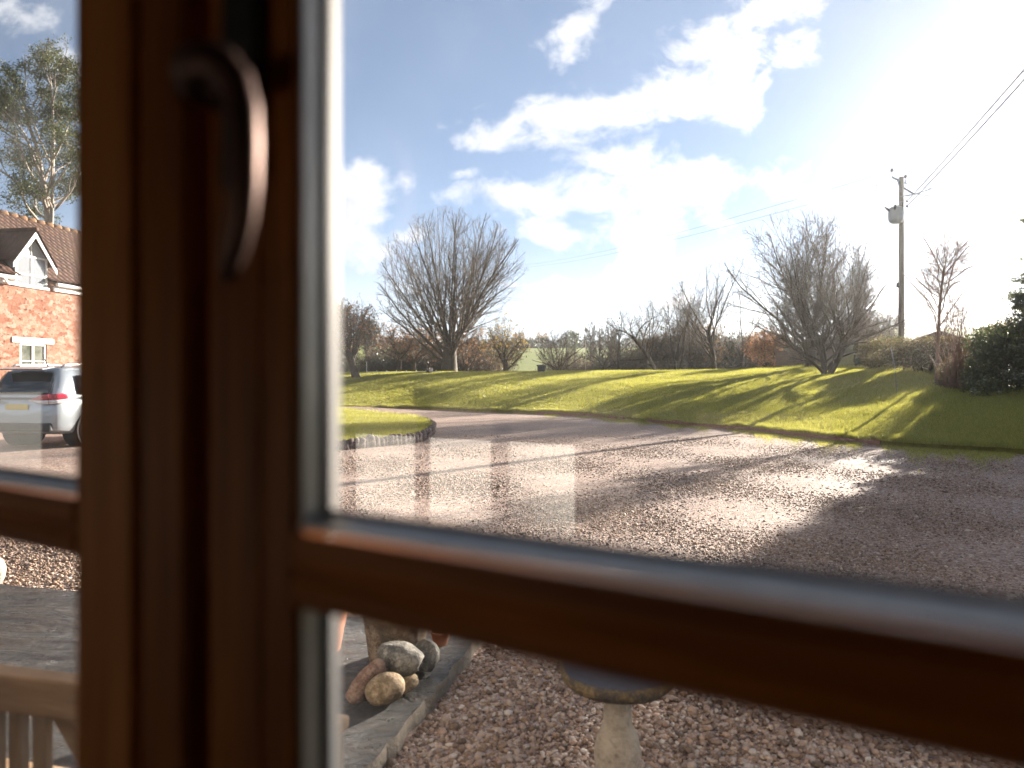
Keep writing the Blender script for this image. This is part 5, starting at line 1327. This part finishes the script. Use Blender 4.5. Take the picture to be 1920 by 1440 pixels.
# eucalyptus behind the barn
Y = 40; b = (at_px(94, Y), Y, -.1); e = empty('eucalyptus_tree', b, 'tall pale stemmed eucalyptus with airy grey green foliage behind the barn', 'tree')
zz = lambda py: EYE - (py-HY)/F*Y - b[2]; xx = lambda px: at_px(px, Y) - b[0]
env = (xx(46), 0, zz(285), 150/F*Y, 3.8, 180/F*Y)
lv = gen_tree(401, [(.3,0,0),(.1,.1,zz(520)),(xx(94),0,zz(430)),(xx(86),.1,zz(385)),(xx(78),0,zz(330)),(xx(66),.2,zz(275)),(xx(50),0,zz(225)),(xx(36),.2,zz(170))], .27, .05, env, [
    dict(n=26, t0=.16, ang=(52,15), fill=(.55,1.0), len=9, up=.25, jit=.15, trop=.25, seg=8, rr=.5, rmin=.025, rmax=.10, min=1, te=.2),
    dict(n=8, t0=.35, ang=(40,14), rel=1, len=.42, tl=.4, up=.25, jit=.14, trop=.2, seg=5, rr=.5, rmin=.018, rmax=.05, min=.3),
    dict(n=6, t0=.3, ang=(42,14), rel=1, len=.55, up=.1, jit=.14, seg=3, rr=.6, rmin=.012, rmax=.022, min=.2)], trunk_seg=16)
lv2 = gen_tree(402, [(xx(96),0,zz(436)),(xx(102),-.2,zz(380)),(xx(99),0,zz(320)),(xx(98),.1,zz(240)),(xx(96),0,zz(160)),(xx(88),0,zz(100))], .12, .03, (xx(98),0,zz(235),90/F*Y,2.8,170/F*Y), [
    dict(n=20, t0=.05, ang=(48,14), fill=(.6,1.0), len=6, up=.25, jit=.15, trop=.25, seg=8, rr=.6, rmin=.025, rmax=.09, min=.8, te=.2),
    dict(n=8, t0=.35, ang=(40,14), rel=1, len=.45, tl=.4, up=.25, jit=.14, trop=.2, seg=5, rr=.5, rmin=.016, rmax=.04, min=.3),
    dict(n=6, t0=.3, ang=(42,14), rel=1, len=.55, up=.1, jit=.14, seg=3, rr=.6, rmin=.012, rmax=.02, min=.2)], trunk_seg=16)
V = []; Q = []; o_ = 0
for l in (lv, lv2):
    for li in (0, 1): v, q = tubes(*l[li], 8); V.append(v); Q.append(q+o_); o_ += len(v)
mesh_np('trunk', np.concatenate(V), [np.concatenate(Q)], M['bark_pale'], e, smooth=True)
V = []; Q = []; o_ = 0
for l in (lv, lv2):
    for li in (2, 3): v, q = tubes(*l[li], 4); V.append(v); Q.append(q+o_); o_ += len(v)
mesh_np('branches', np.concatenate(V), [np.concatenate(Q)], M['bark_grey'], e, smooth=True)
rg = np.random.default_rng(403)
tips = np.concatenate([tip_points(lv, [3], 1, .05, rg, .85), tip_points(lv2, [3], 1, .05, rg, .85)])
tips = tips[rg.random(len(tips)) < .95*np.clip(.55 + .9*np.sin(tips[:,0]*1.7+tips[:,2]*1.1)*np.sin(tips[:,2]*1.9-tips[:,1]*1.3) + .5, .08, 1)]
per = 30; c = np.repeat(tips, per, 0) + rg.normal(0, 1, (len(tips)*per, 3))*np.array([.20,.20,.15])
v, q = leaf_quads(c, .15, rg, .34, droop=.5); mesh_np('foliage', v, [q], M['leaf_euc'], e)
#PART5
# ------------------------------------------------------------------ silver car parked by the barn, tail towards us
m, g, out = mat('silver_paint'); p = pbsdf(g, (.36,.39,.42), .28, .35, None, .5, .6); p.inputs['Coat Roughness'].default_value = .06; g.l.new(p.outputs[0], out.inputs[0]); M['silver'] = m
m, g, out = mat('dark_car_glass'); p = pbsdf(g, (.02,.025,.028), .04, 0, None, .8); g.l.new(p.outputs[0], out.inputs[0]); M['cglass'] = m
m, g, out = mat('red_lens'); p = pbsdf(g, (.36,.03,.06), .12, 0, None, .7, .5); g.l.new(p.outputs[0], out.inputs[0]); M['redlens'] = m
m, g, out = mat('clear_lens'); p = pbsdf(g, (.62,.58,.58), .12, .2, None, .7, .5); g.l.new(p.outputs[0], out.inputs[0]); M['clearlens'] = m
M['trim'] = simple('black_trim', (.02,.02,.022), .6, 0, .2, 20, .1, .002)
M['tyre'] = simple('tyre_rubber', (.022,.021,.02), .8, 0, .3, 20, .3, .004)
M['alloy'] = simple('alloy_wheel', (.45,.46,.47), .3, .8, .1, 20, 0)
CH = R(10); cr_ = PT(106, 700, 14.3)             # rear right corner
rt = Vector((math.cos(CH), -math.sin(CH), 0)); fw = Vector((math.sin(CH), math.cos(CH), 0))
c0_ = Vector((cr_.x, cr_.y, 0)) - rt*.90
zg = float(drive_z(c0_.x, c0_.y))
car = empty('parked_car', (c0_.x, c0_.y, zg), 'silver estate car parked by the barn with its tail and red lights towards the window', 'car', rz=-CH)
# lofted shell: stations along y (0 = tail), half section (x, z) from sill to beltline
ST = [(-.02, .74, .42, .60, .80), (.03, .84, .36, .56, 1.00), (.15, .89, .30, .55, 1.06), (.5, .905, .26, .55, 1.07), (1.2, .91, .25, .55, 1.05), (2.4, .91, .25, .54, 1.02), (3.3, .905, .25, .54, .98), (4.0, .88, .28, .52, .92), (4.4, .80, .34, .50, .80), (4.60, .62, .42, .52, .66)]
def section(w, z0, zm, z1):
    return [(0, z0), (w*.80, z0), (w*.95, z0+.05), (w*.99, zm), (w, zm+(z1-zm)*.35), (w*.975, zm+(z1-zm)*.75), (w*.93, z1-.01), (w*.86, z1), (0, z1+.012)]
def loft(mb, secs):
    n = len(secs[0][1]); vs_ = []
    for y, s in secs:
        vs_ += [(x, y, z) for x, z in s] + [(-x, y, z) for x, z in s[::-1][1:-1]]
    k = 2*n - 2; fs_ = [(i*k+j, i*k+(j+1) % k, (i+1)*k+(j+1) % k, (i+1)*k+j) for i in range(len(secs)-1) for j in range(k)]
    fs_ += [tuple(range(k))[::-1], tuple(range((len(secs)-1)*k, len(secs)*k))]; return mb.add(vs_, fs_)
mb = MB(); loft(mb, [(y, section(w, a, b_, c_)) for y, w, a, b_, c_ in ST])
bo = mb.build('body', M['silver'], car, autosmooth=50); sd_ = bo.modifiers.new('sub', 'SUBSURF'); sd_.levels = 2; sd_.render_levels = 2
# cabin with D-pillars: loft from beltline to roof along z
CB = [(1.045, .06, 3.35, .865, .80), (1.25, .14, 3.05, .83, .76), (1.45, .26, 2.70, .765, .70), (1.60, .36, 2.35, .68, .62), (1.675, .48, 2.05, .60, .54), (1.70, .75, 1.75, .45, .40)]
vs_ = []; 
for z, ya, yb, w, wr in CB:
    for x, y in ((wr*.0, ya-.045), (wr*.75, ya-.02), (wr, ya+.03), (w, ya+.22), (w, yb-.35), (w*.9, yb-.06), (0, yb)): vs_.append((x, y, z))
    for x, y in ((-w*.9, yb-.06), (-w, yb-.35), (-w, ya+.22), (-wr, ya+.03), (-wr*.75, ya-.02)): vs_.append((x, y, z))
k = 12; fs_ = [(i*k+j, i*k+(j+1) % k, (i+1)*k+(j+1) % k, (i+1)*k+j) for i in range(len(CB)-1) for j in range(k)] + [tuple(range((len(CB)-1)*k, len(CB)*k))]
mb = MB(); mb.add(vs_, fs_); cb = mb.build('cabin', M['silver'], car, autosmooth=50); sd_ = cb.modifiers.new('sub', 'SUBSURF'); sd_.levels = 2; sd_.render_levels = 2
def patch(fn, u0, u1, v0, v1, nu, nv, name, m, parent, th=.012):
    us = np.linspace(u0, u1, nu); vs2 = np.linspace(v0, v1, nv); P_ = np.array([fn(a, b_) for b_ in vs2 for a in us]); f = grid_faces(nv, nu)
    o_ = mesh_np(name, P_, [f], m, parent, smooth=True); md = o_.modifiers.new('solid', 'SOLIDIFY'); md.thickness = th; md.offset = 0; return o_
def cab(z):
    zs_ = [c[0] for c in CB]; return [np.interp(z, zs_, [c[i] for c in CB]) for i in (1,2,3,4)]
def rear(u, v):                                   # u -1..1 across, v 0..1 up the tailgate glass
    z = 1.12 + v*.46; ya, yb, w, wr = cab(z); x = u*(wr*.93 - .02); y = ya - .045 + .03*abs(u)**2.2 - .004
    return (x, y - .012, z - .03*abs(u)**3*(1-v))
patch(rear, -1, 1, 0, 1, 21, 7, 'rear_window', M['cglass'], car)
def side(sg):
    def fn(u, v):
        z = 1.10 + v*.40; ya, yb, w, wr = cab(z); y0_ = ya + .36 + .12*(1-v)*0 + .18*(1-v); y1_ = yb - .42; y = y0_ + (y1_-y0_)*u
        return (sg*(w + .012), y, z)
    return fn
for sg in (1, -1): patch(side(sg), 0, 1, 0, 1, 14, 6, 'side_window', M['cglass'], car)
# wrap-round tail lights: tapering to a point on the tailgate and along the flank
def lens(sg):
    def fn(u, v):                                 # u 0..1 from the tailgate point round to the flank point
        tip = min(1, u/.34)*min(1, (1-u)/.22 + .0) if u < 1 else 0; hh = .185*max(.02, min(1, u/.30))*max(.02, min(1, (1-u)/.30))
        zc_ = 1.005 + .05*u - .01
        if u < .55: x = .34 + u/.55*.505; y = -.035 + .075*(u/.55)**2.5
        else: x = .845 + .055*((u-.55)/.45)**.5; y = .04 + (u-.55)/.45*.46
        return (sg*(x+.012), y-.028*(1 if u < .55 else (1-u)/.45), zc_ + (v-.5)*2*hh*.5 + .02*(v-.5))
    return fn
for sg in (1, -1):
    o1 = patch(lens(sg), .0, .42, .42, 1, 14, 5, 'tail_light', M['redlens'], car, .02)
    patch(lens(sg), .0, .42, 0, .40, 14, 4, 'reversing_lens', M['clearlens'], o1, .02)
    patch(lens(sg), .435, .80, .42, 1, 12, 5, 'flank_lens', M['redlens'], o1, .02)
    patch(lens(sg), .435, 1.0, 0, .40, 14, 4, 'clear_lens', M['clearlens'], o1, .02)
mb = MB(); mb.box(-.78, .78, -.045, .06, .36, .53); mb.build('rear_bumper', M['trim'], car, bevel=.03)
mb = MB(); mb.prism([(.0,1.63),(.30,1.68),(.34,1.655),(.02,1.605)], 0, -.56, .56); mb.build('spoiler', M['silver'], car, bevel=.008)
for sg in (-1, 1): mb = MB(); mb.tube([(sg*.60,.45,1.67),(sg*.60,.55,1.725),(sg*.58,1.3,1.745),(sg*.56,2.0,1.72)], .02, 8); mb.build('roof_rail', M['alloy'], car, smooth=True)
mb = MB(); mb.tube([(.12,.62,1.69),(.12,.60,1.74),(.12,.48,1.92)], [.022,.010,.004], 8); mb.build('aerial', M['trim'], car, smooth=True)
mb = MB(); mb.box(-.26, .26, -.035, -.02, .80, .91); mb.build('number_plate', simple('plate_yellow', (.55,.42,.08), .5, 0, .05), car)
for sx in (-1, 1):
    for y in (.92, 3.62):
        mb = MB(); mb.add([], []); prof = [(.20,-.10),(.33,-.11),(.352,-.07),(.352,.07),(.33,.11),(.20,.10)]
        kk = 32; vs_ = [(o_, r_*math.cos(2*math.pi*j/kk), r_*math.sin(2*math.pi*j/kk)) for r_, o_ in prof for j in range(kk)]
        fs_ = [(i*kk+j, i*kk+(j+1) % kk, (i+1)*kk+(j+1) % kk, (i+1)*kk+j) for i in range(5) for j in range(kk)]
        mb.add(vs_, fs_); w_ = mb.build('wheel', M['tyre'], car, autosmooth=40, loc=(sx*.82, y, .352))
        mb = MB(); mb.tube([(-.06,0,0),(.085*sx if sx > 0 else -.085,0,0)], .205, 28, ref=(0,0,1)); mb.build('rim', M['alloy'], w_)
    for y in (.92, 3.62):
        mb = MB(); mb.tube([(sx*.55,y,.36),(sx*.915,y,.36)], .40, 28, ref=(0,0,1)); mb.build('wheel_arch', M['trim'], car)

# ------------------------------------------------------------------ thin haze, added for the glare near the sun
m = D.materials.new('haze'); m.use_nodes = True; m.node_tree.nodes.clear(); g = NG(m.node_tree)
out = g.node('ShaderNodeOutputMaterial'); pv = g.node('ShaderNodeVolumePrincipled')
pv.inputs['Color'].default_value = (.96, .95, .95, 1); pv.inputs['Density'].default_value = .00027; pv.inputs['Anisotropy'].default_value = .78
g.l.new(pv.outputs[0], out.inputs['Volume'])
mb = MB(); mb.box(-480, 480, -480, 480, -8, 36); o = mb.build('haze', m); tag(o, 'thin pale haze added over the garden for the glare near the sun', 'haze', kind='stuff')
